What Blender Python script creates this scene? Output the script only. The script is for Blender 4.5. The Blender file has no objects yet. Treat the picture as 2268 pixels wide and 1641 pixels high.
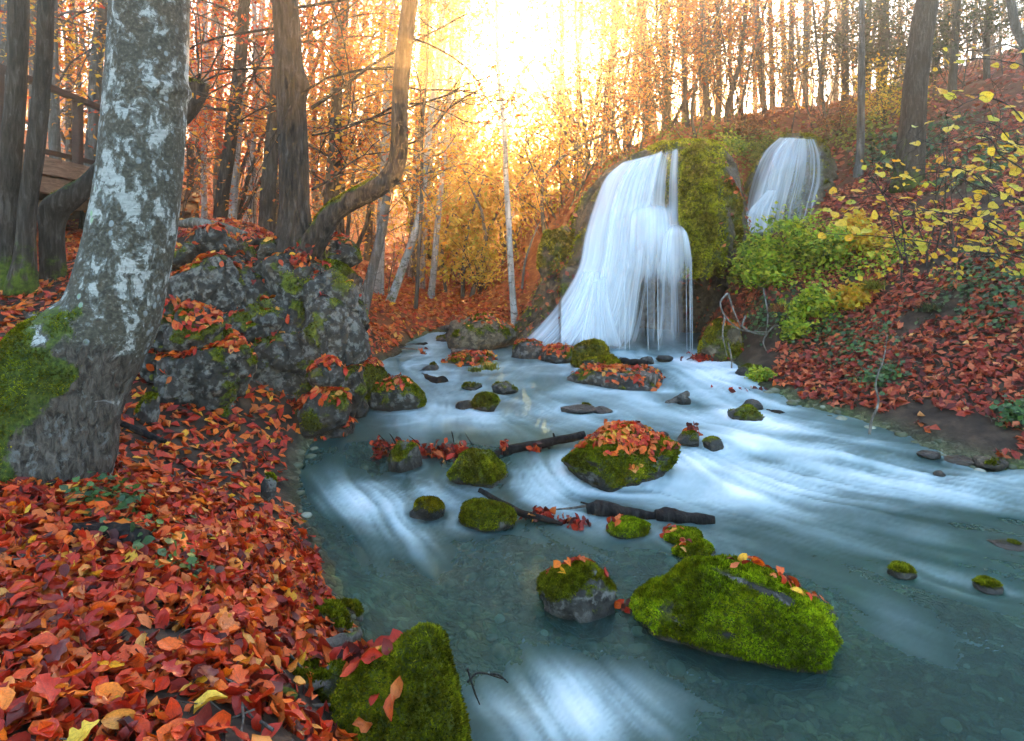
import bpy, math
import numpy as np
from mathutils import Vector, Matrix

# ------------------------------------------------------------------ scene, camera, sky, sun
scene = bpy.context.scene
COL = scene.collection
FPX, CX, HY, CH = 1477.0, 1133.5, 550.0, 1.5      # focal length and horizon measured on the photograph

def P(px, py, d):
    """world point seen at picture position (px,py) at depth d metres"""
    return np.array([(px - CX) / FPX * d, d, CH + (HY - py) / FPX * d])

cam_data = bpy.data.cameras.new('camera')
cam = bpy.data.objects.new('camera', cam_data)
COL.objects.link(cam)
cam.location = (0, 0, CH)
cam.rotation_euler = (math.radians(90), 0, 0)
cam_data.sensor_width = 36.0
cam_data.lens = 36.0 * FPX / 2267.0
cam_data.shift_y = -(820.5 - HY) / 2267.0          # rising-front lens: trunks stay upright
cam_data.clip_start = 0.05
cam_data.clip_end = 2000
scene.camera = cam

HAZE_DENSITY, HAZE_ANISO = 0.0105, 0.85
SUN_PX, SUN_PY = 1170.0, 190.0
sun_dir = Vector(((SUN_PX - CX) / FPX, 1.0, (HY - SUN_PY) / FPX)).normalized()
SUN_EL = math.asin(sun_dir.z)
SUN_AZ = math.atan2(sun_dir.x, sun_dir.y)
world = bpy.data.worlds.new('World')
scene.world = world
world.use_nodes = True
wn = world.node_tree.nodes
wl = world.node_tree.links
wn.clear()
sky = wn.new('ShaderNodeTexSky')
sky.sky_type = 'NISHITA'
sky.sun_disc = False
sky.sun_elevation = SUN_EL
sky.sun_rotation = SUN_AZ
sky.air_density = 1.0
sky.dust_density = 2.0
sky.ozone_density = 1.6
bg = wn.new('ShaderNodeBackground')
bg.inputs['Strength'].default_value = 0.15
wo = wn.new('ShaderNodeOutputWorld')
wl.new(sky.outputs[0], bg.inputs['Color'])
wl.new(bg.outputs[0], wo.inputs['Surface'])

sd = bpy.data.lights.new('sun', 'SUN')
sd.energy = 5.0
sd.angle = math.radians(0.5)
sd.color = (1.0, 0.56, 0.21)
sun = bpy.data.objects.new('sun', sd)
COL.objects.link(sun)
sun.location = (2, 60, 20)
sun.rotation_euler = sun_dir.to_track_quat('Z', 'Y').to_euler()

scene.view_settings.view_transform = 'Standard'
scene.view_settings.look = 'None'
scene.view_settings.gamma = 1.0
scene.view_settings.exposure = 3.35
scene.view_settings.use_curve_mapping = False
scene.render.engine = 'CYCLES'
cy = scene.cycles
cy.max_bounces = 7
cy.diffuse_bounces = 3
cy.glossy_bounces = 3
cy.transmission_bounces = 4
cy.transparent_max_bounces = 14
cy.volume_bounces = 0
cy.caustics_reflective = False
cy.caustics_refractive = False
cy.sample_clamp_indirect = 4.0
cy.use_adaptive_sampling = True
cy.adaptive_threshold = 0.035
cy.adaptive_min_samples = 20
cy.use_denoising = True
cy.denoiser = 'OPENIMAGEDENOISE'

# ------------------------------------------------------------------ numpy helpers
_prm = np.random.RandomState(7).permutation(256)
_perm = np.concatenate([_prm, _prm, _prm])
_val = np.random.RandomState(11).uniform(-1, 1, 256)

def vnoise(p, seed=0):
    p = np.asarray(p, float) + seed * 17.31
    i = np.floor(p).astype(int)
    f = p - i
    u = f * f * f * (f * (f * 6 - 15) + 10)
    i &= 255
    x, y, z = i[..., 0], i[..., 1], i[..., 2]
    def h(dx, dy, dz):
        return _val[_perm[_perm[_perm[(x + dx) & 255] + ((y + dy) & 255)] + ((z + dz) & 255)]]
    ux, uy, uz = u[..., 0], u[..., 1], u[..., 2]
    a = h(0,0,0) * (1-ux) + h(1,0,0) * ux
    b = h(0,1,0) * (1-ux) + h(1,1,0) * ux
    c = h(0,0,1) * (1-ux) + h(1,0,1) * ux
    d = h(0,1,1) * (1-ux) + h(1,1,1) * ux
    return (a * (1-uy) + b * uy) * (1-uz) + (c * (1-uy) + d * uy) * uz

def fbm(p, octaves=4, seed=0, gain=0.5, lac=2.03):
    p = np.asarray(p, float)
    s, a, t = 0.0, 1.0, 0.0
    for k in range(octaves):
        s = s + a * vnoise(p, seed + k * 3)
        t += a
        a *= gain
        p = p * lac
    return s / t

def ridge(p, octaves=4, seed=0, gain=0.5):
    p = np.asarray(p, float)
    s, a, t = 0.0, 1.0, 0.0
    for k in range(octaves):
        s = s + a * (1 - 2 * np.abs(vnoise(p, seed + k * 3)))
        t += a
        a *= gain
        p = p * 2.03
    return s / t

def sstep(a, b, x):
    t = np.clip((x - a) / np.where(np.abs(np.subtract(b, a)) < 1e-9, 1e-9, np.subtract(b, a)), 0, 1)
    return t * t * (3 - 2 * t)

def nrm(v):
    return v / np.maximum(np.linalg.norm(v, axis=-1, keepdims=True), 1e-9)

# ------------------------------------------------------------------ mesh objects
class Buf:
    """collects vertices, faces and per-vertex values of ONE mesh"""
    def __init__(s):
        s.V, s.F, s.A, s.n = [], [], [], 0
        s.paths = {}
    def path(s, p, r, seg):
        s.paths.setdefault((len(p), seg), []).append((p, r))
    def flush(s):
        """all waiting twigs of one make become tubes in one go"""
        for (n, seg), L in s.paths.items():
            p = np.array([a for a, _ in L]); r = np.array([b for _, b in L])
            t = nrm(np.gradient(p, axis=1))
            m = nrm(t.mean(1))
            ref = np.where(np.abs(m[:, 2:3]) > 0.75, np.array([[1., 0, 0]]), np.array([[0, 0, 1.]]))[:, None]
            a = nrm(np.cross(t, ref)); b = np.cross(t, a)
            th = np.linspace(0, 2 * np.pi, seg, endpoint=False)
            V = p[:, :, None] + r[:, :, None, None] * (np.cos(th)[:, None] * a[:, :, None] + np.sin(th)[:, None] * b[:, :, None])
            i = np.arange(n - 1)[:, None] * seg; j = np.arange(seg)[None]; k = (j + 1) % seg
            Q = np.stack([i + j, i + k, i + seg + k, i + seg + j], -1).reshape(-1, 4)
            s.add(V.reshape(-1, 3), (Q[None] + (np.arange(len(L)) * n * seg)[:, None, None]).reshape(-1, 4), 0.0)
        s.paths = {}
    def add(s, V, F, a=0.0):
        V = np.asarray(V, float).reshape(-1, 3)
        s.V.append(V)
        for f in (F if isinstance(F, list) else [F]):
            s.F.append(np.asarray(f, int) + s.n)
        s.A.append(np.broadcast_to(np.asarray(a, float), (len(V),)))
        s.n += len(V)

def link(o, parent=None):
    COL.objects.link(o)
    if parent is not None:
        o.parent = parent
    return o

def make_mesh(name, V, F, attrs=None, uv=None, smooth=True):
    V = np.asarray(V, np.float32).reshape(-1, 3)
    Fs = F if isinstance(F, list) else [F]
    Fs = [np.asarray(f, np.int32) for f in Fs if len(f)]
    me = bpy.data.meshes.new(name)
    me.vertices.add(len(V))
    me.vertices.foreach_set('co', V.ravel())
    loops = np.concatenate([f.ravel() for f in Fs])
    tot = np.concatenate([np.full(len(f), f.shape[1], np.int32) for f in Fs])
    start = np.concatenate([[0], np.cumsum(tot)[:-1]]).astype(np.int32)
    me.loops.add(len(loops))
    me.loops.foreach_set('vertex_index', loops)
    me.polygons.add(len(tot))
    me.polygons.foreach_set('loop_start', start)
    me.polygons.foreach_set('loop_total', tot)
    me.polygons.foreach_set('use_smooth', np.full(len(tot), smooth))
    if uv is not None:
        l = me.uv_layers.new(name='UVMap')
        l.data.foreach_set('uv', np.asarray(uv, np.float32)[loops].ravel())
    for k, a in (attrs or {}).items():
        at = me.attributes.new(k, 'FLOAT', 'POINT')
        at.data.foreach_set('value', np.asarray(a, np.float32))
    me.update(calc_edges=True)
    return me

def mesh_obj(name, V, F, mat, parent=None, attrs=None, uv=None, smooth=True):
    me = make_mesh(name, V, F, attrs, uv, smooth)
    me.materials.append(mat)
    return link(bpy.data.objects.new(name, me), parent)

def buf_obj(name, b, mat, parent=None, key='rnd', smooth=True):
    b.flush()
    return mesh_obj(name, np.concatenate(b.V), b.F, mat, parent, {key: np.concatenate(b.A)}, None, smooth)

def tag(o, label, cat=None, group=None, kind=None):
    o['label'] = label
    if cat: o['category'] = cat
    if group: o['group'] = group
    if kind: o['kind'] = kind
    return o

def empty(name, loc, label, cat, group=None):
    o = bpy.data.objects.new(name, None)
    link(o)
    o.empty_display_size = 0.1
    return tag(o, label, cat, group)        # parts keep world coordinates: the Empty's own place is set by settle()

def settle(o, loc):
    """move an Empty to the thing's base without moving its parts"""
    loc = Vector([float(c) for c in loc])
    o.location = loc
    inv = Matrix.Translation(loc).inverted()
    for c in o.children:
        c.matrix_parent_inverse = inv

def tube(path, rad, seg=8, cap=True, squash=None):
    path = np.asarray(path, float)
    n = len(path)
    rad = np.broadcast_to(np.asarray(rad, float), (n,))
    t = nrm(np.gradient(path, axis=0))
    m = nrm(t.mean(0))
    ref = np.array([1., 0, 0]) if abs(m[2]) > 0.75 else np.array([0, 0, 1.])
    a = nrm(np.cross(t, ref))
    b = np.cross(t, a)
    th = np.linspace(0, 2 * np.pi, seg, endpoint=False)
    V = path[:, None] + rad[:, None, None] * (np.cos(th)[None, :, None] * a[:, None] + np.sin(th)[None, :, None] * b[:, None])
    i = np.arange(n - 1)[:, None] * seg
    j = np.arange(seg)[None]
    k = (j + 1) % seg
    Q = np.stack([i + j, i + k, i + seg + k, i + seg + j], -1).reshape(-1, 4)
    V = V.reshape(-1, 3)
    F = [Q]
    if cap:
        V = np.vstack([V, path[0], path[-1]])
        c0, c1 = n * seg, n * seg + 1
        jj = np.arange(seg); kk = (jj + 1) % seg
        F.append(np.stack([kk, jj, np.full(seg, c0)], -1))
        F.append(np.stack([(n-1)*seg + jj, (n-1)*seg + kk, np.full(seg, c1)], -1))
    return V, F

def spline(pts, n):
    """smooth curve through points (any dimension), n samples"""
    pts = np.asarray(pts, float)
    m = len(pts)
    s = np.concatenate([[0], np.cumsum(np.linalg.norm(np.diff(pts[:, :3], axis=0), axis=1))])
    s /= s[-1]
    g = np.zeros_like(pts)
    for i in range(m):
        a, b = max(i-1, 0), min(i+1, m-1)
        g[i] = (pts[b] - pts[a]) / (s[b] - s[a])
    q = np.linspace(0, 1, n)
    k = np.clip(np.searchsorted(s, q, side='right') - 1, 0, m - 2)
    h = (s[k+1] - s[k])[:, None]
    u = ((q - s[k])[:, None]) / h
    return ((2*u**3-3*u**2+1) * pts[k] + (u**3-2*u**2+u) * h * g[k]
            + (-2*u**3+3*u**2) * pts[k+1] + (u**3-u**2) * h * g[k+1])

def vert_normals(V, F):
    N = np.zeros_like(V)
    for f in (F if isinstance(F, list) else [F]):
        n = np.cross(V[f[:, 1]] - V[f[:, 0]], V[f[:, 2]] - V[f[:, 0]])
        for c in range(f.shape[1]):
            np.add.at(N, f[:, c], n)
    return nrm(N)

def grid_faces(nr, nc):
    i = np.arange(nr - 1)[:, None] * nc
    j = np.arange(nc - 1)[None]
    return np.stack([i + j, i + j + 1, i + nc + j + 1, i + nc + j], -1).reshape(-1, 4)

# ------------------------------------------------------------------ materials
class NT:
    def __init__(s, name):
        s.m = bpy.data.materials.new(name)
        s.m.use_nodes = True
        s.t = s.m.node_tree
        s.t.nodes.clear()
        s.out = s.t.nodes.new('ShaderNodeOutputMaterial')
    def put(s, sock, v):
        if isinstance(v, bpy.types.NodeSocket):
            s.t.links.new(v, sock)
        elif isinstance(v, bpy.types.Node):
            s.t.links.new(v.outputs[0], sock)
        else:
            if isinstance(v, tuple) and len(v) == 3 and sock.type == 'RGBA':
                v = (*v, 1.0)
            sock.default_value = v
    def n(s, typ, props=None, **inp):
        nd = s.t.nodes.new('ShaderNode' + typ)
        for k, v in (props or {}).items():
            setattr(nd, k, v)
        for k, v in inp.items():
            key = int(k[1:]) if k[0] == '_' else k.replace('_', ' ')
            s.put(nd.inputs[key], v)
        return nd
    def math(s, op, a, b=0.0, c=0.0, clamp=False):
        return s.n('Math', {'operation': op, 'use_clamp': clamp}, _0=a, _1=b, _2=c).outputs[0]
    def mix(s, fac, a, b, mode='MIX'):
        nd = s.t.nodes.new('ShaderNodeMix')
        nd.data_type = 'RGBA'
        nd.blend_type = mode
        s.put(nd.inputs[0], fac); s.put(nd.inputs[6], a); s.put(nd.inputs[7], b)
        return nd.outputs[2]
    def ramp(s, fac, stops, interp='LINEAR'):
        nd = s.t.nodes.new('ShaderNodeValToRGB')
        cr = nd.color_ramp
        cr.interpolation = interp
        while len(cr.elements) < len(stops):
            cr.elements.new(0.5)
        for e, (p, c) in zip(cr.elements, stops):
            e.position = p
            e.color = (*c, 1.0) if isinstance(c, tuple) else (c, c, c, 1.0)
        s.put(nd.inputs[0], fac)
        return nd.outputs[0]
    def attr(s, name, typ='GEOMETRY'):
        return s.n('Attribute', {'attribute_name': name, 'attribute_type': typ}).outputs['Fac']
    def coord(s, which='Object'):
        return s.n('TexCoord').outputs[which]
    def mapped(s, vec, scale):
        return s.n('Mapping', Vector=vec, Scale=scale).outputs[0]
    def noise(s, vec, scale, detail=6, rough=0.55, dist=0.0):
        return s.n('TexNoise', Vector=vec, Scale=scale, Detail=float(detail), Roughness=rough, Distortion=dist).outputs[0]
    def bump(s, h, strength=0.5, dist=0.02, normal=None):
        nd = s.n('Bump', Strength=strength, Distance=dist, Height=h)
        if normal is not None:
            s.put(nd.inputs['Normal'], normal)
        return nd.outputs[0]
    def done(s, shader, vol=None):
        s.put(s.out.inputs['Surface'], shader)
        return s.m
    def principled(s, col, rough=0.8, normal=None, spec=0.3):
        nd = s.n('BsdfPrincipled', Base_Color=col, Roughness=rough)
        nd.inputs['Specular IOR Level'].default_value = spec
        if normal is not None:
            s.put(nd.inputs['Normal'], normal)
        return nd.outputs[0]
# ------------------------------------------------------------------ material library
def leaf_material(name, stops, trans=0.35, per_object=False, veins=False, rough=0.5, tint=None):
    t = NT(name)
    r = t.attr('rnd', 'OBJECT' if per_object else 'GEOMETRY')
    c = t.ramp(r, stops)
    nz = t.noise(t.coord('Object'), 9.0 if not per_object else 14.0, 4)
    c = t.mix(t.ramp(nz, [(0.35, 0.0), (0.7, 0.55)]), c, t.mix(1.0, c, (0.45, 0.30, 0.25), 'MULTIPLY'))
    nrmv = None
    if veins:
        uv = t.n('SeparateXYZ', Vector=t.coord('UV'))
        u, v = uv.outputs[0], uv.outputs[1]
        av = t.math('ABSOLUTE', v)
        mid = t.math('LESS_THAN', av, 0.05)
        ph = t.math('FRACT', t.math('MULTIPLY', t.math('SUBTRACT', u, t.math('MULTIPLY', av, 0.16)), 9.0))
        side = t.math('LESS_THAN', ph, 0.14)
        vein = t.math('MAXIMUM', mid, t.math('MULTIPLY', side, 0.55))
        c = t.mix(t.math('MULTIPLY', vein, 0.45), c, t.mix(1.0, c, (1.5, 1.35, 1.1), 'MULTIPLY'))
        # blotches and darker rim
        b = t.noise(t.coord('UV'), 3.0, 5)
        c = t.mix(t.ramp(b, [(0.52, 0.0), (0.68, 0.7)]), c, t.mix(1.0, c, (0.4, 0.3, 0.3), 'MULTIPLY'))
        nrmv = t.bump(t.math('ADD', t.math('MULTIPLY', ph, -0.6), t.math('MULTIPLY', vein, -0.8)), 0.5, 0.0025)
    p = t.principled(c, rough, nrmv, 0.35)
    tr = t.n('BsdfTranslucent', Color=t.mix(1.0, c, (1.25, 1.05, 0.8), 'MULTIPLY'))
    return t.done(t.n('MixShader', _0=trans, _1=p, _2=tr.outputs[0]))

LITTER = [(0.0, (0.05, 0.006, 0.006)), (0.12, (0.14, 0.011, 0.008)), (0.26, (0.36, 0.016, 0.007)), (0.42, (0.58, 0.034, 0.009)),
          (0.56, (0.64, 0.085, 0.014)), (0.67, (0.58, 0.16, 0.05)), (0.77, (0.74, 0.10, 0.008)), (0.86, (0.85, 0.22, 0.010)),
          (0.92, (0.64, 0.31, 0.11)), (0.965, (0.88, 0.44, 0.02)), (1.0, (0.84, 0.58, 0.10))]
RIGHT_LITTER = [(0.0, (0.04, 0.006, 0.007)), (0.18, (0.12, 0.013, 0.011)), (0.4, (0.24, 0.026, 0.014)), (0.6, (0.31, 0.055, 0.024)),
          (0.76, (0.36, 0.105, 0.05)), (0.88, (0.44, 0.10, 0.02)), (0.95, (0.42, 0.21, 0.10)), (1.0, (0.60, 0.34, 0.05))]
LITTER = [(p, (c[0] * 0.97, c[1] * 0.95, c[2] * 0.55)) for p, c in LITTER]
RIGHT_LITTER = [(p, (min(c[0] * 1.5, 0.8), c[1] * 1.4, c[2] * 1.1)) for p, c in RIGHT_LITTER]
M_LITTER = leaf_material('leaf_litter', LITTER, 0.15, veins=True)
M_LEAFOBJ = leaf_material('fallen_leaf', LITTER, 0.15, per_object=True, veins=True, rough=0.42)
M_RLITTER = leaf_material('leaf_litter_painted_shade', RIGHT_LITTER, 0.15, veins=True)  # darker copy of the litter: the right bank's shade is put into its colours
PAL = {
 'red':    [(0, (0.40, 0.02, 0.01)), (0.4, (0.62, 0.06, 0.012)), (0.75, (0.75, 0.15, 0.015)), (1, (0.8, 0.32, 0.02))],
 'orange': [(0, (0.45, 0.06, 0.01)), (0.4, (0.70, 0.17, 0.012)), (0.75, (0.80, 0.34, 0.02)), (1, (0.85, 0.5, 0.04))],
 'gold':   [(0, (0.55, 0.16, 0.01)), (0.35, (0.78, 0.36, 0.02)), (0.7, (0.85, 0.55, 0.04)), (1, (0.72, 0.62, 0.05))],
 'yellow': [(0, (0.70, 0.36, 0.02)), (0.4, (0.80, 0.52, 0.03)), (0.8, (0.72, 0.60, 0.04)), (1, (0.42, 0.50, 0.04))],
 'green':  [(0, (0.10, 0.19, 0.012)), (0.4, (0.30, 0.46, 0.02)), (0.75, (0.48, 0.58, 0.03)), (1, (0.70, 0.64, 0.05))],
 'ivy':    [(0, (0.012, 0.03, 0.012)), (0.5, (0.025, 0.06, 0.018)), (1, (0.06, 0.11, 0.02))],
 'brown':  [(0, (0.10, 0.03, 0.012)), (0.5, (0.28, 0.09, 0.03)), (1, (0.5, 0.2, 0.05))],
 'grass':  [(0, (0.10, 0.13, 0.015)), (0.5, (0.22, 0.27, 0.02)), (1, (0.40, 0.38, 0.04))],
}
M_LEAF = {k: leaf_material('leaves_' + k, v, 0.5) for k, v in PAL.items()}
M_HAZEL = leaf_material('hazel_leaf', PAL['yellow'], 0.45, per_object=True, veins=True)
M_IVYOBJ = leaf_material('ivy_leaf', [(0, (0.02, 0.06, 0.02)), (0.6, (0.05, 0.13, 0.03)), (1, (0.10, 0.20, 0.04))], 0.2, veins=True, rough=0.35)

def rock_material(name, dark=(0.010, 0.009, 0.007), mid=(0.038, 0.033, 0.026), pale=(0.165, 0.155, 0.13), warm=0.0):
    t = NT(name)
    o = t.coord('Object')
    n1 = t.noise(o, 3.2, 10, 0.62, 0.4)
    c = t.ramp(n1, [(0.34, dark), (0.48, mid), (0.60, mid), (0.70, pale)])
    n2 = t.noise(o, 16.0, 8, 0.65)
    c = t.mix(t.ramp(n2, [(0.50, 0.0), (0.57, 0.9)]), c, pale)
    n5 = t.noise(o, 26.0, 6, 0.6)
    c = t.mix(t.ramp(n5, [(0.36, 0.85), (0.47, 0.0)]), c, dark)
    n3 = t.noise(o, 7.0, 8, 0.7, 0.6)
    c = t.mix(t.ramp(n3, [(0.40, 0.8), (0.47, 0.0)]), c, (0.022, 0.022, 0.018))
    # lichen spots
    vo = t.n('TexVoronoi', Vector=o, Scale=9.0, Randomness=1.0).outputs[0]
    spot = t.math('MULTIPLY', t.ramp(t.math('ADD', vo, t.math('MULTIPLY', n2, 0.5)), [(0.40, 1.0), (0.46, 0.0)]), 0.5)
    c = t.mix(spot, c, pale)
    mossn = t.noise(o, 22.0, 6, 0.7)
    mcol = t.ramp(mossn, [(0.3, (0.022, 0.030, 0.004)), (0.5, (0.070, 0.085, 0.006)), (0.7, (0.17, 0.165, 0.010))])
    ms = t.attr('moss')
    mm = t.ramp(t.math('ADD', ms, t.math('MULTIPLY', t.math('SUBTRACT', mossn, 0.5), 0.9)), [(0.40, 0.0), (0.56, 1.0)])
    c = t.mix(mm, c, mcol)
    wet = t.attr('wet')
    c = t.mix(wet, c, t.mix(1.0, c, (0.30, 0.28, 0.25), 'MULTIPLY'))
    h = t.math('ADD', t.math('MULTIPLY', n3, 1.2), t.math('ADD', n2, t.math('MULTIPLY', mossn, t.math('MULTIPLY', mm, 1.2))))
    rough = t.math('SUBTRACT', 0.9, t.math('MULTIPLY', wet, 0.55))
    return t.done(t.principled(c, rough, t.bump(h, 0.9, 0.025), 0.35))
M_ROCK = rock_material('limestone')
M_DROCK = rock_material('dark_rock', (0.02, 0.018, 0.015), (0.07, 0.06, 0.05), (0.16, 0.145, 0.12))
M_TUFA = rock_material('tufa', (0.03, 0.022, 0.014), (0.10, 0.07, 0.04), (0.2, 0.15, 0.09))

def moss_material(name, stops):
    t = NT(name)
    c = t.ramp(t.attr('rnd'), stops)
    big = t.noise(t.coord('Object'), 5.0, 4)
    c = t.mix(t.ramp(big, [(0.38, 0.0), (0.62, 0.9)]), c, t.mix(1.0, c, (0.40, 0.34, 0.35), 'MULTIPLY'))
    fine = t.noise(t.coord('Object'), 24.0, 3)
    c = t.mix(t.ramp(fine, [(0.40, 0.8), (0.55, 0.0)]), c, t.mix(1.0, c, (0.30, 0.30, 0.30), 'MULTIPLY'))
    d = t.n('BsdfDiffuse', Color=c)
    tr = t.n('BsdfTranslucent', Color=c)
    return t.done(t.n('MixShader', _0=0.4, _1=d.outputs[0], _2=tr.outputs[0]))
M_MOSS = moss_material('moss', [(0, (0.05, 0.065, 0.004)), (0.4, (0.19, 0.22, 0.008)), (0.75, (0.34, 0.36, 0.012)), (1, (0.48, 0.42, 0.02))])
M_MOSSB = moss_material('moss_bright', [(0, (0.05, 0.085, 0.004)), (0.4, (0.21, 0.31, 0.006)), (0.75, (0.42, 0.54, 0.010)), (1, (0.60, 0.58, 0.02))])
M_MOSSD = moss_material('moss_ochre', [(0, (0.09, 0.075, 0.004)), (0.4, (0.28, 0.25, 0.008)), (0.8, (0.48, 0.42, 0.014)), (1, (0.58, 0.46, 0.02))])

M_MOSSC = moss_material('moss_cliff', [(0, (0.16, 0.16, 0.004)), (0.4, (0.46, 0.47, 0.010)), (0.8, (0.70, 0.66, 0.015)), (1, (0.78, 0.66, 0.02))])

def bark_lichen():
    t = NT('beech_bark')
    o = t.coord('Object')
    st = t.mapped(o, (1.0, 1.0, 0.75))
    n1 = t.noise(st, 5.0, 10, 0.66, 0.7)
    n2 = t.noise(st, 19.0, 8, 0.66, 0.5)
    n3 = t.noise(o, 60.0, 5, 0.6)
    lines = t.noise(t.mapped(o, (6.0, 6.0, 90.0)), 1.0, 4, 0.6)
    pale = t.ramp(lines, [(0.3, (0.22, 0.225, 0.20)), (0.6, (0.36, 0.36, 0.325))])
    c = t.mix(t.ramp(n3, [(0.42, 0.45), (0.5, 0.0)]), pale, (0.13, 0.135, 0.12))
    m = t.math('ADD', n1, t.math('MULTIPLY', t.math('SUBTRACT', n2, 0.5), 0.85))
    brown = t.ramp(n3, [(0.35, (0.026, 0.023, 0.016)), (0.58, (0.070, 0.063, 0.043)), (0.68, (0.17, 0.165, 0.14))])
    grey = t.ramp(n3, [(0.35, (0.060, 0.060, 0.048)), (0.65, (0.135, 0.138, 0.118))])
    c = t.mix(t.ramp(m, [(0.425, 0.0), (0.450, 1.0)]), c, grey)
    patch = t.ramp(m, [(0.490, 0.0), (0.515, 1.0)])
    c = t.mix(patch, c, brown)
    # round lichen discs inside the brown patches
    vo = t.n('TexVoronoi', Vector=st, Scale=21.0, Randomness=1.0).outputs[0]
    disc = t.ramp(t.math('ADD', vo, t.math('MULTIPLY', n3, 0.25)), [(0.34, 1.0), (0.40, 0.0)])
    pick = t.ramp(t.noise(st, 6.0, 3), [(0.48, 0.0), (0.55, 1.0)])
    c = t.mix(t.math('MULTIPLY', t.math('MULTIPLY', disc, pick), patch), c, (0.20, 0.22, 0.21))
    # green lichen
    g = t.ramp(t.math('ADD', vo, t.math('MULTIPLY', n2, 0.6)), [(0.46, 1.0), (0.52, 0.0)])
    gp = t.ramp(t.noise(t.mapped(o, (3.0, 3.0, 1.2)), 1.0, 2), [(0.58, 0.0), (0.64, 1.0)])
    c = t.mix(t.math('MULTIPLY', t.math('MULTIPLY', g, gp), 0.75), c, (0.17, 0.33, 0.13))
    # rough brown bark low on the trunk and moss (both from where they grow)
    low = t.attr('low')
    crack = t.noise(t.mapped(o, (1.0, 1.0, 0.42)), 42.0, 6, 0.62, 0.8)
    cr = t.ramp(crack, [(0.36, (0.018, 0.014, 0.010)), (0.50, (0.058, 0.046, 0.034)), (0.66, (0.105, 0.088, 0.068))])
    lm = t.ramp(t.math('ADD', low, t.math('MULTIPLY', t.math('SUBTRACT', n1, 0.5), 1.6)), [(0.45, 0.0), (0.55, 1.0)])
    c = t.mix(lm, c, t.mix(t.ramp(n2, [(0.56, 0.0), (0.62, 0.8)]), cr, (0.12, 0.12, 0.105)))
    ms = t.math('ADD', t.attr('moss'), t.math('MULTIPLY', t.math('SUBTRACT', n2, 0.5), 1.1))
    mm = t.ramp(ms, [(0.45, 0.0), (0.58, 1.0)])
    c = t.mix(mm, c, t.ramp(n3, [(0.35, (0.016, 0.030, 0.004)), (0.65, (0.075, 0.100, 0.008))]))
    h = t.math('ADD', t.math('MULTIPLY', lines, 0.35), t.math('ADD', t.math('MULTIPLY', patch, -0.25), t.math('MULTIPLY', t.math('MULTIPLY', lm, crack), 2.2)))
    h = t.math('ADD', h, t.math('MULTIPLY', n3, 0.4))
    return t.done(t.principled(c, 0.8, t.bump(h, 0.7, 0.012), 0.25))
M_BEECH = bark_lichen()

def bark_material(name, a, b, c_, furrow=1.0, mossy=True, marks=False):
    t = NT(name)
    o = t.coord('Object')
    n1 = t.noise(t.mapped(o, (1.0, 1.0, 0.16)), 38.0 * furrow, 6, 0.65, 0.6)
    n2 = t.noise(o, 2.6, 7, 0.6)
    c = t.ramp(n1, [(0.34, a), (0.50, b), (0.68, c_)])
    c = t.mix(t.ramp(n2, [(0.42, 0.0), (0.66, 0.7)]), c, t.mix(1.0, c, (0.42, 0.40, 0.36), 'MULTIPLY'))
    n4 = t.noise(o, 14.0, 6, 0.6)
    c = t.mix(t.ramp(n4, [(0.60, 0.0), (0.66, 0.6)]), c, t.mix(1.0, c, (1.9, 1.95, 1.9), 'MULTIPLY'))
    if marks:
        mk = t.noise(t.mapped(o, (1.0, 1.0, 2.6)), 9.0, 6, 0.7, 0.5)
        c = t.mix(t.ramp(mk, [(0.56, 0.0), (0.60, 0.9)]), c, (0.05, 0.042, 0.034))
    ms = t.attr('moss')
    n3 = t.noise(o, 30.0, 5, 0.6)
    mm = t.ramp(t.math('ADD', ms, t.math('MULTIPLY', t.math('SUBTRACT', n4, 0.5), 1.0)), [(0.45, 0.0), (0.60, 1.0)])
    c = t.mix(mm, c, t.ramp(n3, [(0.35, (0.020, 0.034, 0.005)), (0.65, (0.10, 0.125, 0.012))]))
    return t.done(t.principled(c, 0.88, t.bump(t.math('ADD', n1, t.math('MULTIPLY', n3, 0.3)), 1.0, 0.03), 0.2))
M_OAKBARK = bark_material('furrowed_bark', (0.012, 0.009, 0.007), (0.042, 0.031, 0.024), (0.11, 0.088, 0.07))
M_PALEBARK = bark_material('pale_bark', (0.20, 0.185, 0.16), (0.36, 0.34, 0.31), (0.52, 0.50, 0.46), 0.5, marks=True)
M_GREYBARK = bark_material('grey_bark', (0.04, 0.036, 0.031), (0.105, 0.097, 0.086), (0.22, 0.21, 0.19), 0.6, marks=True)
M_DARKBARK = bark_material('dark_bark', (0.022, 0.018, 0.015), (0.065, 0.054, 0.044), (0.13, 0.11, 0.09), 0.8)
M_WETWOOD = bark_material('wet_wood', (0.004, 0.0035, 0.003), (0.012, 0.010, 0.009), (0.04, 0.033, 0.028), 0.7)
M_DRIFT = bark_material('drift_wood', (0.035, 0.028, 0.022), (0.12, 0.10, 0.08), (0.27, 0.235, 0.20), 0.8)
M_ROOT = bark_material('root_bark', (0.06, 0.05, 0.04), (0.17, 0.145, 0.115), (0.34, 0.31, 0.27), 0.7)

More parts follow.
